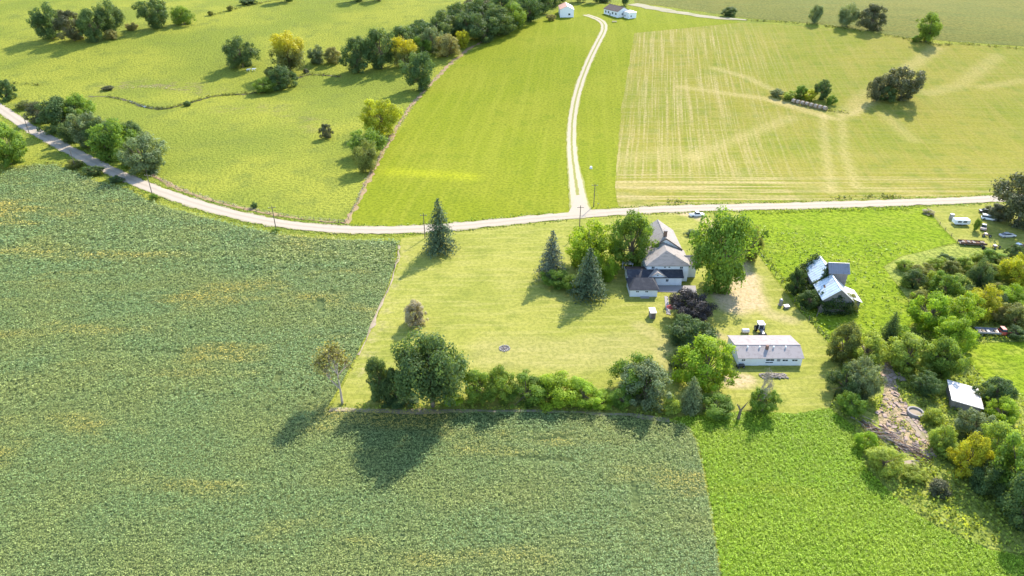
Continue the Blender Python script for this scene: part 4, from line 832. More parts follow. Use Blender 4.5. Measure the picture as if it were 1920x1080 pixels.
 (1700, 540, 522, 26, 'shrub', 'leaf_weed', 'low pale weedy shrub, first from left in the third row of low thicket shrubs', THK),
 (1752, 545, 511, 36, 'shrub', 'leaf_weed', 'low pale weedy shrub, second from left in the third row of low thicket shrubs', THK),
 (1800, 545, 515, 40, 'shrub', 'leaf_weed', 'low pale weedy shrub, third from left in the third row of low thicket shrubs', THK),
 (1730, 575, 545, 38, 'shrub', 'leaf_olive', 'low olive shrub, first from left in the bottom row of low thicket shrubs', THK),
 (1822, 565, 537, 34, 'shrub', 'leaf_dark', 'low dark shrub, second from left in the bottom row of low thicket shrubs', THK),
 (1868, 560, 530, 40, 'shrub', 'leaf_olive', 'low olive shrub, third from left in the bottom row of low thicket shrubs', THK),
 (1875, 585, 551, 40, 'shrub', 'leaf_dark', 'low dark shrub, fourth from left in the bottom row of low thicket shrubs', THK),
 (1910, 640, 614, 40, 'shrub', 'leaf_dark', 'low dark shrub, fifth from left in the bottom row of low thicket shrubs', THK),
]
for T_ in TREES: put_tree(*T_)

# ------------------------------------------------------------------ buildings
def window(parent, x0, x1, z0, z1, y, face=-1, axis='y', frame='white_paint'):
    """a window on a wall plane; axis y: the wall faces -y/+y at y; axis x: it faces -x/+x"""
    def bx(b, u0, u1, a, c, d0, d1):
        return b.box(u0, u1, y + d0, y + d1, a, c) if axis == 'y' else b.box(y + d0, y + d1, u0, u1, a, c)
    d = .06 * face; f = min(.09, .11 * (z1 - z0))
    fr = MB(); lo, hi = min(0.012 * face, d), max(0.012 * face, d)
    for u0, u1, a, c in ((x0, x1, z0, z0 + f), (x0, x1, z1 - f, z1), (x0, x0 + f, z0 + f, z1 - f), (x1 - f, x1, z0 + f, z1 - f)): bx(fr, u0, u1, a, c, lo, hi)
    o = fr.build('window', frame, parent)
    p = MB(); e = .03 * face; bx(p, x0 + f, x1 - f, z0 + f, z1 - f, min(.01 * face, e), max(.01 * face, e)); p.build('pane', 'glass_pane', o)
    mb = MB(); m_ = (x0 + x1) / 2; bx(mb, m_ - .03, m_ + .03, z0 + f, z1 - f, min(e, d), max(e, d)); mb.build('mullion', frame, o)
    return o
def door(parent, x0, x1, z1, y, face=-1, mat='white_paint', axis='y'):
    b = MB(); lo, hi = min(.01 * face, .06 * face), max(.01 * face, .06 * face)
    (b.box(x0, x1, y + lo, y + hi, .05, z1) if axis == 'y' else b.box(y + lo, y + hi, x0, x1, .05, z1)); o = b.build('door', mat, parent)
    h = MB(); xk = x1 - .15
    (h.box(xk, xk + .06, y + .06 * face - .04, y + .06 * face + .04, 1.0, 1.08) if axis == 'y' else h.box(y + .06 * face - .04, y + .06 * face + .04, xk, xk + .06, 1.0, 1.08)); h.build('handle', 'steel', o)
    return o
def gable_walls(parent, x0, x1, y0, y1, eave, ridge, mat, ridge_axis='y', rp=None, name='wall'):
    b = MB()
    if ridge_axis == 'y':
        xm = rp if rp is not None else (x0 + x1) / 2
        b.prism([(x0, -.1), (x1, -.1), (x1, eave), (xm, ridge), (x0, eave)], y0, y1)
    else:
        ym = rp if rp is not None else (y0 + y1) / 2; n = [(y0, -.1), (y1, -.1), (y1, eave), (ym, ridge), (y0, eave)]
        b.add([(x0, a, c) for a, c in n] + [(x1, a, c) for a, c in n], [(0, 1, 2, 3, 4), (9, 8, 7, 6, 5)] + [(i, i + 5, (i + 1) % 5 + 5, (i + 1) % 5) for i in range(5)])
    return b.build(name, mat, parent)
def roof_planes(parent, x0, x1, y0, y1, eave, ridge, mat, ridge_axis='y', rp=None, oh=.4, th=.14, mats=None, ribs=0):
    out = []
    if ridge_axis == 'y':
        xm = rp if rp is not None else (x0 + x1) / 2; a, c = y0 - oh, y1 + oh
        for k, xe in enumerate((x0, x1)):
            sl = (ridge - eave) / abs(xm - xe); sg = -1 if xe < xm else 1; xo = xe + sg * oh; zo = eave - oh * sl
            q = [(xo, a, zo + th), (xm, a, ridge + th), (xm, c, ridge + th), (xo, c, zo + th)]
            o = MB().slab(q, th).build('roof_plane', (mats or (mat, mat))[k], parent); out.append(o)
            if ribs:
                for j in range(ribs):
                    yy = a + (c - a) * (j + .5) / ribs
                    MB().slab([(xo, yy - .04, zo + th + .05), (xm, yy - .04, ridge + th + .05), (xm, yy + .04, ridge + th + .05), (xo, yy + .04, zo + th + .05)], .05).build('rib', (mats or (mat, mat))[k], o)
    else:
        ym = rp if rp is not None else (y0 + y1) / 2; a, c = x0 - oh, x1 + oh
        for k, ye in enumerate((y0, y1)):
            sl = (ridge - eave) / abs(ym - ye); sg = -1 if ye < ym else 1; yo = ye + sg * oh; zo = eave - oh * sl
            q = [(a, yo, zo + th), (c, yo, zo + th), (c, ym, ridge + th), (a, ym, ridge + th)]
            out.append(MB().slab(q, th).build('roof_plane', (mats or (mat, mat))[k], parent))
    rc = MB()
    if ridge_axis == 'y': rc.box(xm - .12, xm + .12, y0 - oh, y1 + oh, ridge + th - .03, ridge + th + .05)
    else: rc.box(x0 - oh, x1 + oh, ym - .12, ym + .12, ridge + th - .03, ridge + th + .05)
    rc.build('ridge_cap', (mats or (mat,))[0], parent); return out
def hip_roof(parent, x0, x1, y0, y1, eave, ra, rb, mat, oh=.4):
    """ra, rb: ends of the ridge"""
    X0, X1, Y0, Y1 = x0 - oh, x1 + oh, y0 - oh, y1 + oh
    return MB().add([(X0, Y0, eave), (X1, Y0, eave), (X1, Y1, eave), (X0, Y1, eave), ra, rb, (X0, Y0, eave - .15), (X1, Y0, eave - .15), (X1, Y1, eave - .15), (X0, Y1, eave - .15)],
                    ([(0, 1, 5, 4), (1, 2, 5), (2, 3, 4, 5), (3, 0, 4)] if abs(ra[1] - rb[1]) < .5 else [(0, 1, 4), (1, 2, 5, 4), (2, 3, 5), (3, 0, 4, 5)]) + [(6, 7, 1, 0), (7, 8, 2, 1), (8, 9, 3, 2), (9, 6, 0, 3), (9, 8, 7, 6)]).build('roof', mat, parent)
def rel(o, dx, dy, dz=0):
    for c in o.children: c.location = Vector(c.location) + Vector((dx, dy, dz))

# farmhouse (world metres, shifted so that the root stands at its front corner)
HX, HY = 39.0, 177.0
fh = empty('farmhouse', (HX, HY, 0)); L = lambda x: x - HX; K = lambda y: y - HY
gable_walls(fh, L(41.0), L(50.6), K(186.0), K(199.0), 6.2, 9.6, 'white_siding', 'y')
far_roof = roof_planes(fh, L(41.0), L(50.6), K(186.0), K(199.0), 6.2, 9.6, 'grey_shingle', 'y', oh=.5)
for xe, sg in ((41.0 - .5, 1), (50.6 + .5, -1)):
    MB().slab([(L(xe), K(185.38), 6.28), (L(xe), K(185.52), 6.28), (L(45.8), K(185.52), 9.98), (L(45.8), K(185.38), 9.98)], .35).build('rake_board', 'rust_trim', fh)
ch = MB().box(L(45.4), L(46.3), K(187.2), K(188.1), 8.8, 11.4).build('chimney', 'brick', far_roof[0])
MB().box(L(45.3), L(46.4), K(187.1), K(188.2), 11.4, 11.55).build('chimney_cap', 'concrete', far_roof[1])
nb = MB().box(L(39.2), L(51.2), K(177.0), K(185.99), -.1, 5.5).build('wall', 'white_siding', fh)
MB().add([(L(38.7), K(176.5), 5.5), (L(51.7), K(176.5), 5.5), (L(51.7), K(186.4), 5.5), (L(38.7), K(186.4), 5.5), (L(45.1), K(180.4), 8.5), (L(45.1), K(186.4), 8.5), (L(38.7), K(176.5), 5.3), (L(51.7), K(176.5), 5.3), (L(51.7), K(186.4), 5.3), (L(38.7), K(186.4), 5.3)],
         [(0, 1, 4), (1, 2, 5, 4), (2, 3, 5), (3, 0, 4, 5), (6, 7, 1, 0), (7, 8, 2, 1), (8, 9, 3, 2), (9, 6, 0, 3), (9, 8, 7, 6)]).build('roof', 'grey_shingle', fh)
for px_, py_, pz_ in ((42.6, 178.6, 6.6), (47.4, 179.2, 7.2)): MB().tube((L(px_), K(py_), pz_), (L(px_), K(py_), pz_ + .7), .09).build('vent_pipe', 'steel', fh)
gable_walls(fh, L(51.21), L(54.2), K(179.5), K(184.5), 4.4, 5.9, 'white_siding', 'x')
roof_planes(fh, L(51.21), L(54.2), K(179.5), K(184.5), 4.4, 5.9, 'grey_shingle', 'x', oh=.35)
for a, b_ in ((40.4, 41.4), (44.0, 44.6), (45.3, 45.9), (48.6, 49.6)): window(fh, L(a), L(b_), 4.2 if b_ - a > .8 else 4.5, 5.05, K(177.0))
for a in (178.5, 182.5): window(fh, K(a), K(a + 1.0), 3.6, 4.9, L(39.2), -1, 'x'); window(fh, K(a), K(a + 1.0), 1.0, 2.3, L(39.2), -1, 'x')
for a in (188.5, 192, 195.5): window(fh, K(a), K(a + 1.0), 3.9, 5.2, L(41.0), -1, 'x')
# low addition in front with a black lean-to roof
MB().box(L(33.6), L(49.1), K(174.7), K(176.99), -.1, 2.7).build('wall', 'white_siding', fh)
MB().slab([(L(33.3), K(174.2), 2.75), (L(49.5), K(174.2), 2.75), (L(49.5), K(176.97), 4.1), (L(33.3), K(176.97), 4.1)], .16).build('lean_to_roof', 'black_roof', fh)
MB().box(L(33.6), L(39.19), K(177.0), K(181.0), -.1, 2.7).build('wall', 'white_siding', fh)
MB().slab([(L(33.3), K(177.0), 4.08), (L(39.15), K(177.0), 4.08), (L(39.15), K(181.4), 2.7), (L(33.3), K(181.4), 2.7)], .16).build('lean_to_roof', 'brown_roof', fh)
MB().box(L(33.22), L(33.3), K(174.2), K(181.4), 2.5, 2.78).build('fascia', 'white_paint', fh)
gw = MB().prism([(L(39.3), 2.72), (L(44.6), 2.72), (L(41.9), 4.3)], K(174.45), K(176.9)).build('gable', 'white_siding', fh)
for xe in (39.0, 44.9): MB().slab([(L(xe), K(174.2), 2.74), (L(41.9), K(174.2), 4.45), (L(41.9), K(176.96), 4.45), (L(xe), K(176.96), 2.74)], .1).build('gable_roof', 'grey_shingle', gw)
MB().box(L(41.7), L(42.1), K(174.4), K(174.44), 3.4, 3.7).build('vent', 'rust_trim', gw)
window(fh, L(44.4), L(45.3), 1.2, 2.2, K(174.7)); door(fh, L(47.6), L(48.6), 2.1, K(174.7)); door(fh, L(42.0), L(43.0), 2.1, K(174.7))
tag(fh, 'white two storey farmhouse with grey shingle roofs and a black lean-to', 'house')
# garage
ga = empty('garage', (33.2, 168.2, 0))
MB().box(0, 7.7, 0, 6.1, -.1, 2.35).build('wall', 'white_siding', ga)
hip_roof(ga, 0, 7.7, 0, 6.1, 2.45, (1.7, 3.1, 4.5), (6.3, 3.1, 4.5), 'black_roof', .35)
for a in (1.6, 4.2): window(ga, a, a + .9, 1.45, 2.0, 0)
MB().box(3.0, 5.4, -1.0, -.1, .0, .22).build('step', 'concrete', ga)
door(ga, 2.2, 5.0, 2.1, 7.7, 1, 'white_paint', 'x')
tag(ga, 'small white garage with a dark hipped roof in front of the farmhouse', 'garage')
# long shed
sh = empty('long_shed', (54.5, 135.7, 0))
gable_walls(sh, 0, 15.3, 0, 9.3, 2.3, 3.6, 'white_siding', 'x', 3.4)
pl = roof_planes(sh, 0, 15.3, 0, 9.3, 2.3, 3.6, 'shed_shingle', 'x', 3.4, .3)
for a in (2.6, 5.5, 8.9, 11.8): MB().tube((a, 2.6, 3.2), (a, 2.6, 3.75), .14).tube((a, 2.6, 3.75), (a, 2.6, 3.95), .24, .1).build('roof_vent', 'white_paint', pl[0])
MB().box(6.9, 7.5, 2.0, 2.6, 2.9, 4.3).build('chimney', 'brick', pl[0])
for a, b_, z0, z1 in ((.7, 1.6, 1.35, 1.95), (6.5, 8.6, 1.35, 2.0), (6.5, 8.4, .75, 1.15), (10.5, 11.9, 1.3, 1.9), (12.8, 14.2, 1.3, 1.9)): window(sh, a, b_, z0, z1, 0)
MB().box(9.2, 10.0, -.06, -.012, 1.3, 1.95).build('vent_panel', 'grey_tin', sh)
door(sh, 3.0, 5.0, 2.1, 0, 1 - 2, 'white_siding'); door(sh, 3.6, 4.6, 2.0, 0, -1, 'white_siding', 'x')
tag(sh, 'long low white shed with a grey shingle roof and roof vents', 'shed')
# old barn, axis turned a little
ba = empty('old_barn', (83.6, 159.6, 0), -.09)
gable_walls(ba, 0, 7.6, 0, 8.0, 4.4, 7.6, 'old_wood', 'y', 3.9)
roof_planes(ba, 0, 7.6, 0, 8.0, 4.4, 7.6, 'tin_roof', 'y', 3.9, .35, .08, ('tin_roof', 'white_tin'), 8)
gable_walls(ba, 0, 7.6, 9.6, 19.0, 4.4, 7.6, 'old_wood', 'y', 3.9)
roof_planes(ba, 0, 7.6, 9.6, 19.0, 4.4, 7.6, 'tin_roof', 'y', 3.9, .3, .08, ('tin_roof', 'white_tin'), 9)
MB().prism([(7.62, -.1), (10.6, -.1), (10.6, 2.9), (7.62, 4.1)], 2.0, 8.0).build('lean_to_wall', 'old_wood', ba)
MB().slab([(7.5, 1.6, 4.3), (11.0, 1.6, 2.95), (11.0, 8.4, 2.95), (7.5, 8.4, 4.3)], .08).build('lean_to_roof', 'white_tin', ba)
MB().box(3.4, 8.2, 8.41, 12.0, -.1, 8.4).build('head_house', 'old_wood', ba)
hr = roof_planes(ba, 3.4, 8.2, 8.41, 12.0, 8.4, 10.2, 'grey_tin', 'x', None, .45, .08)
for k in range(9): MB().slab([(3.1 + .62 * k, 7.97, 8.33), (3.17 + .62 * k, 7.97, 8.33), (3.17 + .62 * k, 10.2, 10.34), (3.1 + .62 * k, 10.2, 10.34)], .05).build('rib', 'grey_tin', hr[0])
MB().box(4.6, 6.2, -.05, -.01, .05, 2.6).build('door', 'rust_trim', ba)
MB().box(3.5, 4.3, -.06, -.012, 5.0, 5.9).build('hatch', 'dark_paint', ba)
MB().slab([(1.2, 4.2, 5.52), (1.55, 4.2, 5.8), (1.55, 5.6, 5.8), (1.2, 5.6, 5.52)], .04).build('roof_hole_patch', 'rust', ba)
MB().tube((-1.6, -2.2, 0), (-.5, -.6, 3.0), .12).build('leaning_post', 'pole_wood', ba)
tag(ba, 'weathered old barn with pale tin roofs and a grey raised head house', 'barn')
# vines in the gap and over the far roof corner
def vines(pts_, rad, n, label):
    c = np.concatenate([np.array(p_) + rng.normal(0, rad, (n, 3)) * np.array([1, 1, .6]) for p_ in pts_])
    v_ = leaf_verts(c, rng.normal(size=c.shape) + np.array([0, 0, .8]), rng.uniform(.25, .5, len(c)))
    return tag(link('ivy', quads_mesh('ivy', v_, rng.uniform(0, 1, len(c))), 'leaf_ivy'), label, 'ivy', kind='stuff')
MW = Matrix.Translation((83.6, 159.6, 0)) @ Matrix.Rotation(-.09, 4, 'Z')
W_ = lambda x, y, z: tuple(MW @ Vector((x, y, z)))
vines([W_(1, 8.8, 4.6), W_(2.4, 8.8, 5.6), W_(3, 8.9, 6.6), W_(.2, 8.8, 3.4), W_(-.4, 9, 2.4), W_(3.1, 9.8, 7.8)], .55, 260, 'dark ivy growing in the gap of the barn roof')
vines([W_(x_, -.5, z_) for x_ in (1, 2.5, 4, 5.5, 7) for z_ in (.8, 2.2, 3.6)] + [W_(8.6, 1.4, 1), W_(9.8, 1.6, 1.4), W_(4, -.4, 5)], .55, 90, 'dark ivy covering the near gable wall of the barn')
vines([W_(-.3, 18, 4.3), W_(.4, 18.5, 4.9), W_(1.6, 18.8, 6.0), W_(3, 19.3, 7.2), W_(-.4, 15.5, 4.2), W_(-.9, 17, 3), W_(-1, 14, 2.6), W_(-1, 12, 2.2), W_(-.8, 5, 2.4), W_(-.9, 2, 2.6)], .7, 260, 'ivy climbing over the far left corner of the barn')
# small white roofed shed in the scrub
sf = empty('lean_to_shed', (97.0, 119.6, 0), -.38)
MB().prism([(0, -.1), (5.6, -.1), (5.6, 1.9), (0, 2.5)], 0, 7.2).build('wall', 'old_wood', sf)
rf = MB().slab([(-.4, -.4, 2.66), (6.0, -.4, 2.0), (6.0, 7.6, 2.0), (-.4, 7.6, 2.66)], .08).build('roof', 'white_tin', sf)
for k in range(8): MB().slab([(-.4, -.3 + k * 1.08, 2.71), (6.0, -.3 + k * 1.08, 2.05), (6.0, -.23 + k * 1.08, 2.05), (-.4, -.23 + k * 1.08, 2.71)], .05).build('rib', 'white_tin', rf)
door(sf, .8, 2.0, 1.9, 0, -1, 'old_wood'); tag(sf, 'small shed with a pale tin roof in the lower right scrub', 'shed')
# far barn
c0 = P(1050, 33); k0 = ppm(c0); W0 = 25.5 / k0
fb = empty('pole_barn', c0)
gable_walls(fb, 0, W0, 0, 20, 5.4, 7.6, 'white_siding', 'y')
roof_planes(fb, 0, W0, 0, 20, 5.4, 7.6, 'orange_tin', 'y', None, .3, .12, ('orange_tin', 'white_tin'), 10)
MB().box(W0 * .6, W0 * .6 + 1.4, -.08, -.01, 1.6, 2.8).build('window', 'glass_pane', fb)
MB().box(W0 + .01, W0 + .08, 3, 7, .05, 3.8).build('door', 'white_paint', fb)
tag(fb, 'far white pole barn with an orange and white tin roof at the lane end', 'barn')
# far house
c1 = P(1157.5, 33.5); d1 = P(1136.5, 24.5); ang = math.atan2(c1.y - d1.y, c1.x - d1.x); Lh = 17.0
hh = empty('ranch_house', c1, R(-62))
gable_walls(hh, -Lh, 0, 0, 10, 4.2, 6.8, 'white_siding', 'x')
roof_planes(hh, -Lh, 0, 0, 10, 4.2, 6.8, 'brown_roof', 'x', None, .5)
for a in (-15.5, -12, -7, -3): window(hh, a, a + 1.8, 1.6, 3.2, 0)
window(hh, 3.4, 4.8, 1.6, 3.0, 0, 1, 'x'); door(hh, -9.6, -8.6, 2.1, 0, -1, 'dark_paint')
MB().box(1.2, 7.2, 4.5, 11.0, -.1, 4.0).build('addition_wall', 'white_siding', hh); MB().box(.01, 1.19, 5.5, 8, -.1, 2.7).build('link_wall', 'dark_paint', hh)
hip_roof(hh, 1.2, 7.2, 4.5, 11.0, 4.05, (3.4, 7.7, 5.4), (5.0, 7.7, 5.4), 'white_tin', .3)
window(hh, 2.2, 3.6, .9, 2.2, 4.5); window(hh, 6, 7.2, .9, 2.2, 7.2, 1, 'x')
tag(hh, 'far white ranch house with a brown roof beside the lane end', 'house')
um = empty('patio_umbrella', P(1256, 590)); MB().tube((0, 0, 0), (0, 0, 2.9), .04, .03, 6).build('pole', 'white_paint', um)
MB().loft([[(r_ * math.cos(k_ * .7854), r_ * math.sin(k_ * .7854), z_) for k_ in range(8)] for r_, z_ in ((1.25, 2.35), (.7, 2.75), (.08, 2.98))]).build('canopy', 'red_paint', um)
MB().tube((0, 0, 0), (0, 0, .12), .35, .3, 10).build('base', 'concrete', um); tag(um, 'red umbrella beside the purple black plum below the patio', 'umbrella')
# privy-like hut on the lawn
hu = empty('garden_hut', P(1224, 598), .05)
MB().box(-.7, .7, 0, 2.1, .0, 1.9).build('wall', 'old_wood', hu); MB().slab([(-.85, -.15, 1.95), (.85, -.15, 1.95), (.85, 2.3, 2.25), (-.85, 2.3, 2.25)], .07).build('roof', 'white_tin', hu)
MB().box(-.35, .35, -.05, -.01, .05, 1.6).build('door', 'rust_trim', hu); tag(hu, 'small brown garden hut with a white roof on the lawn by the path', 'hut')
vn = empty('white_canopy', P(1176, 506))
for a in (-1.5, 1.5):
    for b_ in (0, 1.6): MB().box(a - .05, a + .05, b_ - .05, b_ + .05, 0, 1.9).build('post', 'white_paint', vn)
MB().slab([(-1.7, -.2, 1.95), (1.7, -.2, 1.95), (1.7, 1.8, 2.2), (-1.7, 1.8, 2.2)], .08).build('roof', 'white_tin', vn); tag(vn, 'small white canopy under the dark maple left of the farmhouse', 'canopy')

# ------------------------------------------------------------------ vehicles and yard things
def wheel(par, x, y, r, wd_, z=None):
    z = r if z is None else z
    o = MB().tube((x, y - wd_ / 2, z), (x, y + wd_ / 2, z), r, r, 14).build('wheel', 'rubber', par)
    s = 1 if y > 0 else -1
    MB().tube((x, y + s * (wd_ / 2 - .02), z), (x, y + s * (wd_ / 2 + .015), z), r * .58, r * .5, 10).build('rim', 'steel', o); return o
def body_rings(sts):
    rings = []
    for x, w_, z0, z1, tw in sts:      # x, half width, bottom, top, top half width
        rings.append([(x, -w_, z0), (x, -w_, (z0 + z1) / 2 + .05), (x, -tw, z1), (x, tw, z1), (x, w_, (z0 + z1) / 2 + .05), (x, w_, z0)])
    return rings
def car(name, at, rz, paint, label, cat='car', kind='sedan', L_=4.9, top=None):
    r = empty(name, at, rz); s = L_ / 4.9
    X = lambda v: v * s
    MB().loft(body_rings([(X(-2.45), .72, .45, .78, .68), (X(-2.3), .84, .3, .92, .78), (X(-1.2), .89, .28, .96, .82), (X(0), .9, .28, .97, .83), (X(1.1), .89, .28, .95, .82), (X(2.2), .84, .3, .82, .76), (X(2.45), .72, .42, .7, .66)])).build('body', paint, r)
    if kind == 'sedan': cab = [(-1.75, .74, .93, .98, .7), (-1.0, .76, .93, 1.42, .6), (.25, .76, .93, 1.44, .6), (1.05, .74, .92, .97, .7)]
    elif kind == 'suv': cab = [(-2.35, .76, .9, 1.2, .72), (-2.2, .78, .9, 1.72, .66), (.3, .78, .9, 1.74, .66), (1.05, .76, .9, .98, .7)]
    else: cab = [(-.55, .76, .93, 1.05, .72), (-.4, .78, .93, 1.66, .64), (.5, .78, .93, 1.66, .64), (1.15, .76, .92, .98, .7)]
    MB().loft(body_rings([(X(a), b_, c, d, e) for a, b_, c, d, e in cab])).build('windows', 'glass_pane', r)
    a, b_ = cab[1], cab[2]
    MB().box(X(a[0]) - .05, X(b_[0]) + .05, -a[4] - .02, a[4] + .02, a[3] - .03, a[3] + .045).build('roof', top or paint, r)
    if kind == 'pickup':
        MB().box(X(-2.3), X(-.65), -.68, .68, .925, .985).build('bed', 'dark_paint', r)
    for x in (-1.5, 1.5):
        for y in (-.8, .8): wheel(r, X(x), y, .34, .24)
    for y in (-.6, .6):
        MB().box(X(2.36), X(2.47), y - .15, y + .15, .58, .68).build('headlight', 'white_paint', r)
        MB().box(X(-2.47), X(-2.37), y - .15, y + .15, .6, .72).build('tail_light', 'red_paint', r)
    MB().box(X(2.4), X(2.52), -.75, .75, .36, .5).build('bumper', 'steel', r)
    return tag(r, label, cat)
car('parked_car', P(1306, 405), 0.12, 'white_paint', 'white car parked in the driveway mouth behind the very large tree by the farmhouse', kind='pickup', L_=5.4)
car('parked_car', P(1888, 444), 0.10, 'silver_paint', 'silver sedan parked in the grass at the right edge', L_=5.3)
car('parked_car', P(1854, 412), -.45, 'white_paint', 'white car with a dark bonnet in the shade of the copper tree', kind='suv', top='white_paint')
car('parked_car', P(1843, 429), 1.0, 'pink_paint', 'faded pinkish junk car left of the silver sedan', kind='pickup', L_=4.6, top='white_paint')
car('parked_car', P(1849, 399), -.2, 'dark_paint', 'dark junk car at the edge of the copper tree by the road', L_=4.8)
car('parked_car', P(1909, 464), .4, 'rust', 'rusty junk car cut off near the right edge by a dark bush', L_=4.8, top='white_paint')
# camper
cp = empty('camper_trailer', P(1800, 421), -.06)
MB().box(-2.5, 2.5, -1.1, 1.1, .55, 2.1, .18).build('body', 'white_paint', cp); MB().box(-2.35, 2.35, -.95, .95, 2.11, 2.16).build('roof', 'white_paint', cp)
for a in (-1.6, .2): MB().box(a, a + 1.2, -1.13, -1.101, 1.2, 1.75).build('window', 'glass_pane', cp)
for y in (-.95, .95): wheel(cp, 0, y, .36, .22)
MB().tube((-2.5, 0, .5), (-3.7, 0, .45), .06).build('tow_bar', 'steel', cp); tag(cp, 'low white camper trailer in the junkyard grass', 'camper')
dr = empty('fuel_drum', P(1783, 411)); MB().tube((0, 0, 0), (0, 0, 1.9), .75, .75, 14).build('drum', 'steel', dr); MB().tube((0, 0, 1.9), (0, 0, 1.98), .78, .7, 14).build('lid', 'grey_tin', dr); tag(dr, 'grey upright drum beside the white camper', 'drum')
# hay rack / wagon full of scrap
wg = empty('scrap_wagon', P(1822, 459), -.13)
MB().box(-4.0, 4.0, -1.1, 1.1, .55, .7).build('deck', 'old_wood', wg)
for y in (-1.08, 1.08): MB().box(-4.0, 4.0, y - .05, y + .05, .7, 1.2).build('side_board', 'rust', wg)
for x in (-2.6, 2.4):
    for y in (-.95, .95): wheel(wg, x, y, .38, .22)
for k in range(13):
    x = -3.6 + .56 * k; MB().box(x, x + rng.uniform(.3, .9), -.9, rng.uniform(-.2, .9), .7, .7 + rng.uniform(.25, .75)).build('scrap', ['old_wood', 'pale_soil_mat', 'rust'][k % 3], wg)
tag(wg, 'long wagon loaded with scrap lumber in the junkyard', 'wagon')
def implement(at, rz, label):
    r = empty('farm_implement', at, rz)
    MB().box(-1.2, 1.2, -.1, .1, .5, .7).box(-.1, .1, -1, 1, .5, .68).build('frame', 'rust', r)
    for x in (-1, 1): wheel(r, x, -.8, .45, .2); MB().tube((x, .5, .05), (x, .9, .8), .05).build('tine', 'steel', r)
    MB().box(-.6, .2, -.5, .5, .7, 1.1).build('hopper', 'pink_paint', r); return tag(r, label, 'implement')
implement(P(1865, 465), .3, 'rusty farm implement right of the scrap wagon'); implement(P(1848, 443), -.2, 'rusty implement behind the scrap wagon below the pinkish car')
tire = empty('scrap_heap', P(1845, 467)); 
for k in range(3): MB().tube((0, 0, .28 * k), (.05 * k, .02, .28 * k + .26), .75 - .06 * k, .72 - .06 * k, 14).build('tyre', 'rubber', tire)
tag(tire, 'low dark heap of tyres at the right end of the scrap wagon', 'tyres')
# red flatbed truck
tk = empty('flatbed_truck', P(1862, 628), -.1)
MB().box(-4.6, 1.1, -1.15, 1.15, .95, 1.12).build('flatbed', 'steel', tk)
for y in (-1.12, 1.12): MB().box(-4.6, 1.1, y - .04, y + .04, 1.12, 1.45).build('side_rail', 'grey_tin', tk)
MB().box(-4.66, -4.58, -1.15, 1.15, 1.12, 1.5).build('tail_board', 'grey_tin', tk); MB().box(-4.4, 3.6, -.45, .45, .6, .94).build('chassis', 'dark_paint', tk)
MB().loft(body_rings([(1.2, 1.0, .75, 1.5, .95), (1.3, 1.02, .7, 1.62, .95), (2.7, 1.02, .7, 1.6, .95), (2.85, 1.0, .7, 1.45, .9), (3.9, .95, .7, 1.35, .82), (4.1, .85, .75, 1.2, .75)])).build('cab', 'red_paint', tk)
MB().loft(body_rings([(1.3, .92, 1.55, 1.7, .85), (1.4, .92, 1.55, 2.25, .78), (2.3, .92, 1.55, 2.25, .78), (2.8, .9, 1.55, 1.62, .8)])).build('windows', 'glass_pane', tk)
MB().box(1.35, 2.35, -.82, .82, 2.22, 2.32).build('cab_roof', 'red_paint', tk)
for k in range(5): MB().box(-4.2 + k, -3.5 + k, -.9, .7 - .2 * (k % 3), 1.13, 1.25 + .12 * (k % 3)).build('cargo', ['old_wood', 'pale_soil_mat', 'grey_tin'][k % 3], tk)
for x in (-3.2, 3.2):
    for y in (-.9, .9): wheel(tk, x, y, .48, .3)
tag(tk, 'old flatbed truck with a red cab beside the thicket', 'truck')
# tractor with loader
tr = empty('tractor', P(1425, 624), R(-90))
MB().loft(body_rings([(-.6, .4, .75, 1.25, .36), (.9, .36, .7, 1.35, .3), (2.2, .32, .7, 1.25, .26)])).build('hood', 'steel', tr)
MB().box(-1.35, .35, -.7, .7, 1.1, 1.3).build('cab_floor', 'dark_paint', tr)
for x in (-1.25, .25):
    for y in (-.65, .65): MB().box(x - .05, x + .05, y - .05, y + .05, 1.3, 2.6).build('cab_post', 'white_paint', tr)
MB().box(-1.2, .2, -.62, .62, 1.3, 2.55).build('cab_glass', 'glass_pane', tr); MB().box(-1.45, .45, -.82, .82, 2.6, 2.78, .05).build('cab_roof', 'white_paint', tr)
for y in (-.95, .95): wheel(tr, -.9, y, .82, .45); wheel(tr, 1.75, y * .85, .48, .3)
for y in (-.55, .55): MB().tube((-.1, y, 1.4), (1.7, y, 1.25), .07).tube((1.7, y, 1.25), (2.7, y, .4), .07).build('loader_arm', 'dark_paint', tr)
MB().prism([(2.65, .05), (3.35, .0), (3.4, .1), (2.8, .25), (2.75, .8), (2.65, .8)], -1.15, 1.15).build('bucket', 'rust', tr)
MB().tube((1.2, .12, 1.3), (1.2, .12, 2.0), .05).build('exhaust', 'dark_paint', tr)
tag(tr, 'tractor with a white cab and front loader behind the long shed', 'tractor')
fk = empty('fuel_tank', P(1397, 624)); MB().tube((-.85, 0, .62), (.85, 0, .62), .6, .6, 14).tube((-.98, 0, .62), (-.85, 0, .62), .35, .6, 14).tube((.85, 0, .62), (.98, 0, .62), .6, .35, 14).build('tank', 'white_tin', fk)
for x in (-.6, .6): MB().box(x - .08, x + .08, -.5, .5, 0, .2).build('cradle', 'rust', fk)
tag(fk, 'pale horizontal tank left of the tractor', 'tank')
lv = empty('atv', P(1388, 689), .2)
MB().loft(body_rings([(-.9, .3, .5, .8, .25), (0, .25, .45, .85, .2), (.9, .3, .5, .85, .25)])).build('body', 'dark_paint', lv)
for x in (-.65, .65):
    for y in (-.42, .42): wheel(lv, x, y, .3, .24)
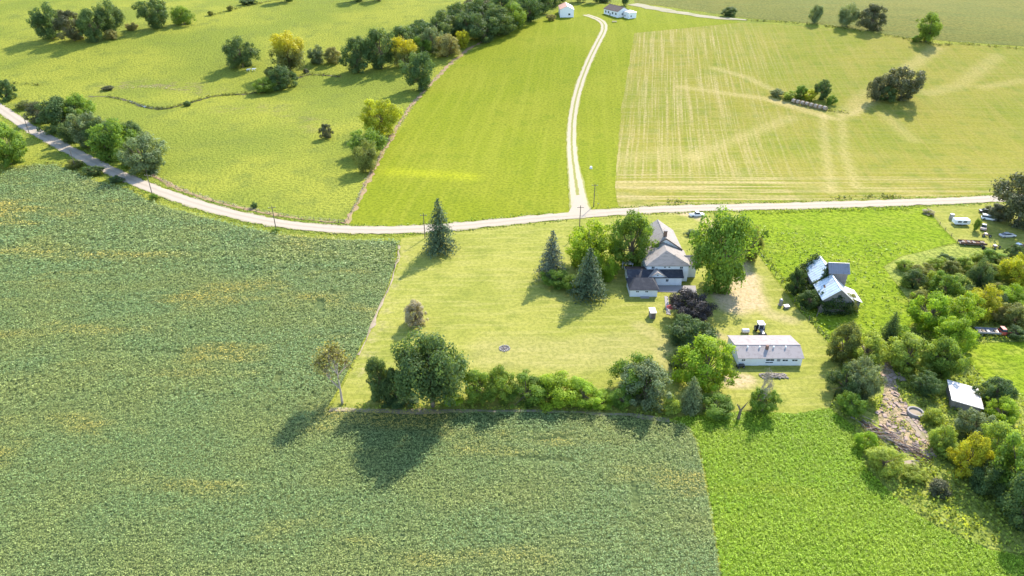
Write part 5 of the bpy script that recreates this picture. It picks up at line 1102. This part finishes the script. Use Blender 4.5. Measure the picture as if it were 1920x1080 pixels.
MB().box(-.5, .1, -.16, .16, .85, .97).build('seat', 'rubber', lv); MB().tube((.5, -.35, 1.1), (.5, .35, 1.1), .03).build('handlebar', 'steel', lv); tag(lv, 'small dark four wheeler at the left front corner of the long shed', 'atv')
# tank and box by the barnyard fence
pt = empty('upright_tank', P(1463, 572), .3); MB().tube((0, 0, .15), (0, 0, 1.7), .5, .5, 14).tube((0, 0, 1.7), (0, 0, 1.95), .5, .2, 14).build('tank', 'steel', pt); MB().box(-.55, .55, -.55, .55, 0, .15).build('base', 'concrete', pt); tag(pt, 'grey upright tank near the barnyard fence', 'tank')
bo = empty('feed_box', P(1474, 578), .2); MB().box(-.6, .6, -.45, .45, 0, .8).build('box', 'old_wood', bo); MB().slab([(-.7, -.55, .82), (.7, -.55, .82), (.7, .55, .95), (-.7, .55, .95)], .07).build('lid', 'white_tin', bo); tag(bo, 'pale low box beside the grey upright tank', 'box')
# wood pile in front of the shed
wp = empty('firewood_pile', P(1450, 706)); 
for k in range(110):
    x, y = rng.uniform(-3.2, 3.2), rng.uniform(-.9, .9); a = rng.uniform(-.9, .9); z = .12 + .55 * (1 - (x / 3.4) ** 2) * (1 - (y / 1.1) ** 2) * rng.uniform(.4, 1); l_ = rng.uniform(.25, .5)
    MB().tube((x - l_ * math.cos(a), y - l_ * math.sin(a), z), (x + l_ * math.cos(a), y + l_ * math.sin(a), z + rng.uniform(-.1, .1)), rng.uniform(.07, .14), None, 5).build('log', ['pale_bark', 'old_wood', 'bale_wrap'][k % 3], wp)
tag(wp, 'low heap of split firewood in front of the long shed', 'firewood')
# fire pit
fp = empty('fire_pit', P(946, 654))
MB().tube((0, 0, .0), (0, 0, .12), 1.15, 1.1, 18).build('ash_bed', 'ash', fp)
for k in range(16):
    a = 6.283 * k / 16; s = rng.uniform(.16, .26); MB().tube((1.25 * math.cos(a), 1.25 * math.sin(a), 0), (1.25 * math.cos(a), 1.25 * math.sin(a), s * 1.3), s * 1.1, s * .7, 7).build('stone', 'stone', fp)
for a in (.3, 1.9): MB().tube((-.7 * math.cos(a), -.7 * math.sin(a), .16), (.7 * math.cos(a), .7 * math.sin(a), .24), .09, .08, 6).build('log', 'pale_bark', fp)
tag(fp, 'round stone fire pit with ash in the middle of the lawn', 'fire pit')
# concrete ring and brush pile in the scrub
rg = empty('concrete_ring', P(1715, 776)); b = MB()
for k in range(20):
    a0_, a1_ = 6.283 * k / 20, 6.283 * (k + 1) / 20
    b.add([(r_ * math.cos(a), r_ * math.sin(a), z) for a in (a0_, a1_) for r_, z in ((1.7, 0), (1.7, .8), (1.35, .8), (1.35, 0))], [(0, 4, 5, 1), (1, 5, 6, 2), (2, 6, 7, 3)])
b.build('rim', 'concrete', rg); MB().tube((0, 0, .0), (0, 0, .45), 1.34, 1.34, 20).build('fill', 'pale_soil_mat', rg); tag(rg, 'round concrete ring lying in the scrub', 'concrete ring')
bp = empty('brush_pile', P(1668, 825))
for k in range(150):
    t_ = rng.uniform(-1, 1); x, y = 4.0 * t_ + rng.normal() * .8, -5.0 * t_ + rng.normal() * 1.2; a = -.9 + rng.normal() * .5; l_ = rng.uniform(.7, 1.8); z = rng.uniform(.1, 1.2) * (1 - .6 * abs(t_))
    MB().tube((x - l_ * math.cos(a), y - l_ * math.sin(a), max(.05, z - .15)), (x + l_ * math.cos(a), y + l_ * math.sin(a), z + rng.uniform(-.1, .35)), rng.uniform(.05, .13), .03, 5).build('branch', ['pale_bark', 'old_wood', 'rust'][k % 3], bp)
tag(bp, 'long heap of brown dead branches in the scrub', 'brush pile')
# dead snag
sn = empty('dead_snag', P(1384, 786)); b = MB(); b.tube((0, 0, 0), (.15, 0, 2.6), .35, .28, 8).build('trunk', 'bark', sn)
for p1_, r_ in (((-.9, .1, 4.2), .16), ((1.0, 0, 3.9), .15), ((1.5, .3, 4.6), .08), ((-.3, .6, 3.6), .1)): MB().tube((.1, 0, 2.4), p1_, .2, r_ * .5, 6).build('branch', 'bark', sn)
tag(sn, 'short dead tree trunk with broken forks below the long shed', 'tree')
# hay bales
for k in range(8):
    u = k / 7; at = P(1488 + 58 * u, 193 + 13.5 * u); r = empty('hay_bale', at, .55)
    MB().tube((0, -.85, 1.0), (0, .85, 1.0), 1.0, 1.0, 18).build('roll', 'hay', r)
    MB().tube((0, -.6, 1.0), (0, .6, 1.0), 1.015, 1.015, 18).build('wrap', 'bale_wrap', r)
    tag(r, ['leftmost', 'second from left', 'third from left', 'fourth from left', 'fifth from left', 'sixth from left', 'seventh from left', 'rightmost'][k] + ' round hay bale in the row by the shrub island', 'hay bale', 'round hay bales in a row')
# white cow by the creek tree
def cow(at, rz, label):
    r = empty('cow', at, rz)
    me = bpy.data.meshes.new('body')
    J = [(-.75, 0, 1.25), (-.3, 0, 1.2), (.3, 0, 1.2), (.7, 0, 1.28), (1.05, 0, 1.45), (1.35, 0, 1.42), (1.62, 0, 1.25)]; RD = [.3, .4, .42, .36, .2, .17, .1]
    E_ = [(i, i + 1) for i in range(6)]
    for (bx_, by_, par) in ((-.7, .2, 0), (-.7, -.2, 0), (.62, .2, 3), (.62, -.2, 3)):
        n_ = len(J); back = -.1 if bx_ < 0 else .02
        J += [(bx_, by_, .85), (bx_ + back, by_, .45), (bx_, by_, .02)]; RD += [.15, .08, .07]; E_ += [(par, n_), (n_, n_ + 1), (n_ + 1, n_ + 2)]
    n_ = len(J); J += [(-1.02, 0, 1.3), (-1.1, 0, .7)]; RD += [.05, .03]; E_ += [(0, n_), (n_, n_ + 1)]
    for s_ in (-1, 1): n_ = len(J); J.append((1.33, .26 * s_, 1.52)); RD.append(.05); E_.append((5, n_))
    me.from_pydata(J, E_, []); o = link('body', me, 'white_paint', r); sk = o.modifiers.new('skin', 'SKIN'); sv = me.skin_vertices[0].data
    for i, q in enumerate(RD): sv[i].radius = (q, q)
    sv[1].use_root = True; sb = o.modifiers.new('sub', 'SUBSURF'); sb.levels = sb.render_levels = 1
    return tag(r, label, 'cow')
cow(P(476, 133), .1, 'white cow standing beside the dark round pasture tree'); cow(P(466, 134), .4, 'white cow partly hidden under the dark round pasture tree')
# utility poles
def pole(bx, by, h_, label, arm=True, guy=False):
    b0 = P(bx, by); r = empty('utility_pole', b0, rng.uniform(-.3, .3))
    MB().tube((0, 0, -.1), (0, 0, h_), .17, .11, 8).build('pole', 'pole_wood', r)
    if arm:
        MB().box(-1.1, 1.1, -.06, .06, h_ - .8, h_ - .66).build('crossarm', 'pole_wood', r)
        for x in (-1, 0, 1): MB().tube((x, 0, h_ - .66), (x, 0, h_ - .48), .05, .04, 6).build('insulator', 'white_paint', r)
    if guy: MB().tube((0, 0, h_ - .9), (2.5, .8, 0), .025, None, 4).build('guy_wire', 'steel', r)
    return tag(r, label, 'utility pole', 'utility poles along the gravel road')
pole(55, 250, 8.5, 'wooden utility pole at the upper left beside the gravel road'); pole(142, 316, 8, 'wooden utility pole on the bank beside the roadside bushes', False)
pole(286, 366, 8.5, 'wooden utility pole beside the road left of the bend'); pole(518, 432, 9, 'wooden utility pole between the road bend and the soybeans')
pole(797, 447, 9, 'wooden utility pole just left of the green spruce'); pole(1086, 437, 10, 'wooden utility pole rising behind the bright green maple', True)
pole(1113, 388, 9, 'wooden utility pole at the lane mouth', True, True)
wc = empty('white_drum', P(1108, 316)); MB().tube((0, 0, 0), (0, 0, .8), .5, .5, 14).tube((0, 0, .8), (0, 0, .95), .5, .3, 14).build('drum', 'white_paint', wc); MB().box(-.6, .6, -.6, .6, -.05, .06).build('pad', 'concrete', wc); tag(wc, 'small white drum in the grass strip beside the lane', 'drum')
cu = empty('mailbox', P(1121, 388)); MB().box(-.05, .05, -.05, .05, 0, 1.1).build('post', 'pole_wood', cu)
MB().prism([(-.16, 1.1), (.16, 1.1), (.16, 1.3), (.08, 1.4), (-.08, 1.4), (-.16, 1.3)], -.3, .3).build('box', 'dark_paint', cu); tag(cu, 'dark mailbox at the lane mouth beside the pole', 'mailbox')
# picnic table and small things by the far house
pk = empty('picnic_table', P(1152, 42)); MB().box(-1.6, 1.6, -.5, .5, .75, .85).build('table_top', 'bale_wrap', pk)
for y in (-.95, .95): MB().box(-1.6, 1.6, y - .15, y + .15, .42, .5).build('bench', 'bale_wrap', pk)
for x in (-1.2, 1.2): MB().box(x - .06, x + .06, -.9, .9, .3, .42).box(x - .06, x + .06, -.1, .1, 0, .75).build('leg', 'old_wood', pk)
tag(pk, 'pale picnic table in front of the far house', 'table')
# fences
def fence(px_, gap, label, h_=1.25, wires=3, brace=False):
    pts = spline([tuple(P(*a)[:2]) for a in px_], gap); r = empty('wire_fence', (*pts[0], float(hgt(*pts[0])))); o0 = Vector(r.location); me = MB().tube((0, 0, -.1), (0, 0, h_), .09, .08, 6).mesh('post')
    prev = None; wb = MB()
    for q in pts:
        z = float(hgt(*q)); o = link('post', me, 'pole_wood', r); o.location = Vector((q[0], q[1], z)) - o0; o.rotation_euler = (rng.normal() * .04, rng.normal() * .04, 0)
        c = Vector((q[0], q[1], z)) - o0
        if prev is not None:
            for k in range(wires): dz = Vector((0, 0, h_ * (.35 + .28 * k))); wb.tube(prev + dz, c + dz, .012, None, 3)
        prev = c
    wb.build('wire', 'steel', r)
    if brace: c = Vector((*pts[-1], float(hgt(*pts[-1])))) - o0; MB().tube(c + Vector((-2.4, 0, 1.1)), c + Vector((0, 0, 1.1)), .08).tube(c + Vector((-2.4, 0, 0)), c + Vector((-2.4, 0, 1.25)), .1).tube(c + Vector((-2.4, 0, .1)), c + Vector((0, 0, .6)), .07).build('brace', 'pole_wood', r)
    return tag(r, label, 'fence')
fence([(290, 331), (330, 352), (400, 377), (480, 396), (560, 410), (648, 418)], 5, 'wire fence on wooden posts along the pasture beside the road bend', brace=True)
fence([(654, 412), (672, 374), (692, 332), (736, 252), (777, 190), (832, 131)], 5, 'wire fence on wooden posts up the dirt strip beside the hayfield')
fence([(1404, 440), (1420, 472), (1445, 505), (1502, 582), (1560, 650), (1583, 690)], 4, 'wire fence between the mown yard and the barn pasture')
fence([(1738, 396), (1762, 422), (1795, 455)], 4, 'wire fence between the barn pasture and the junkyard')
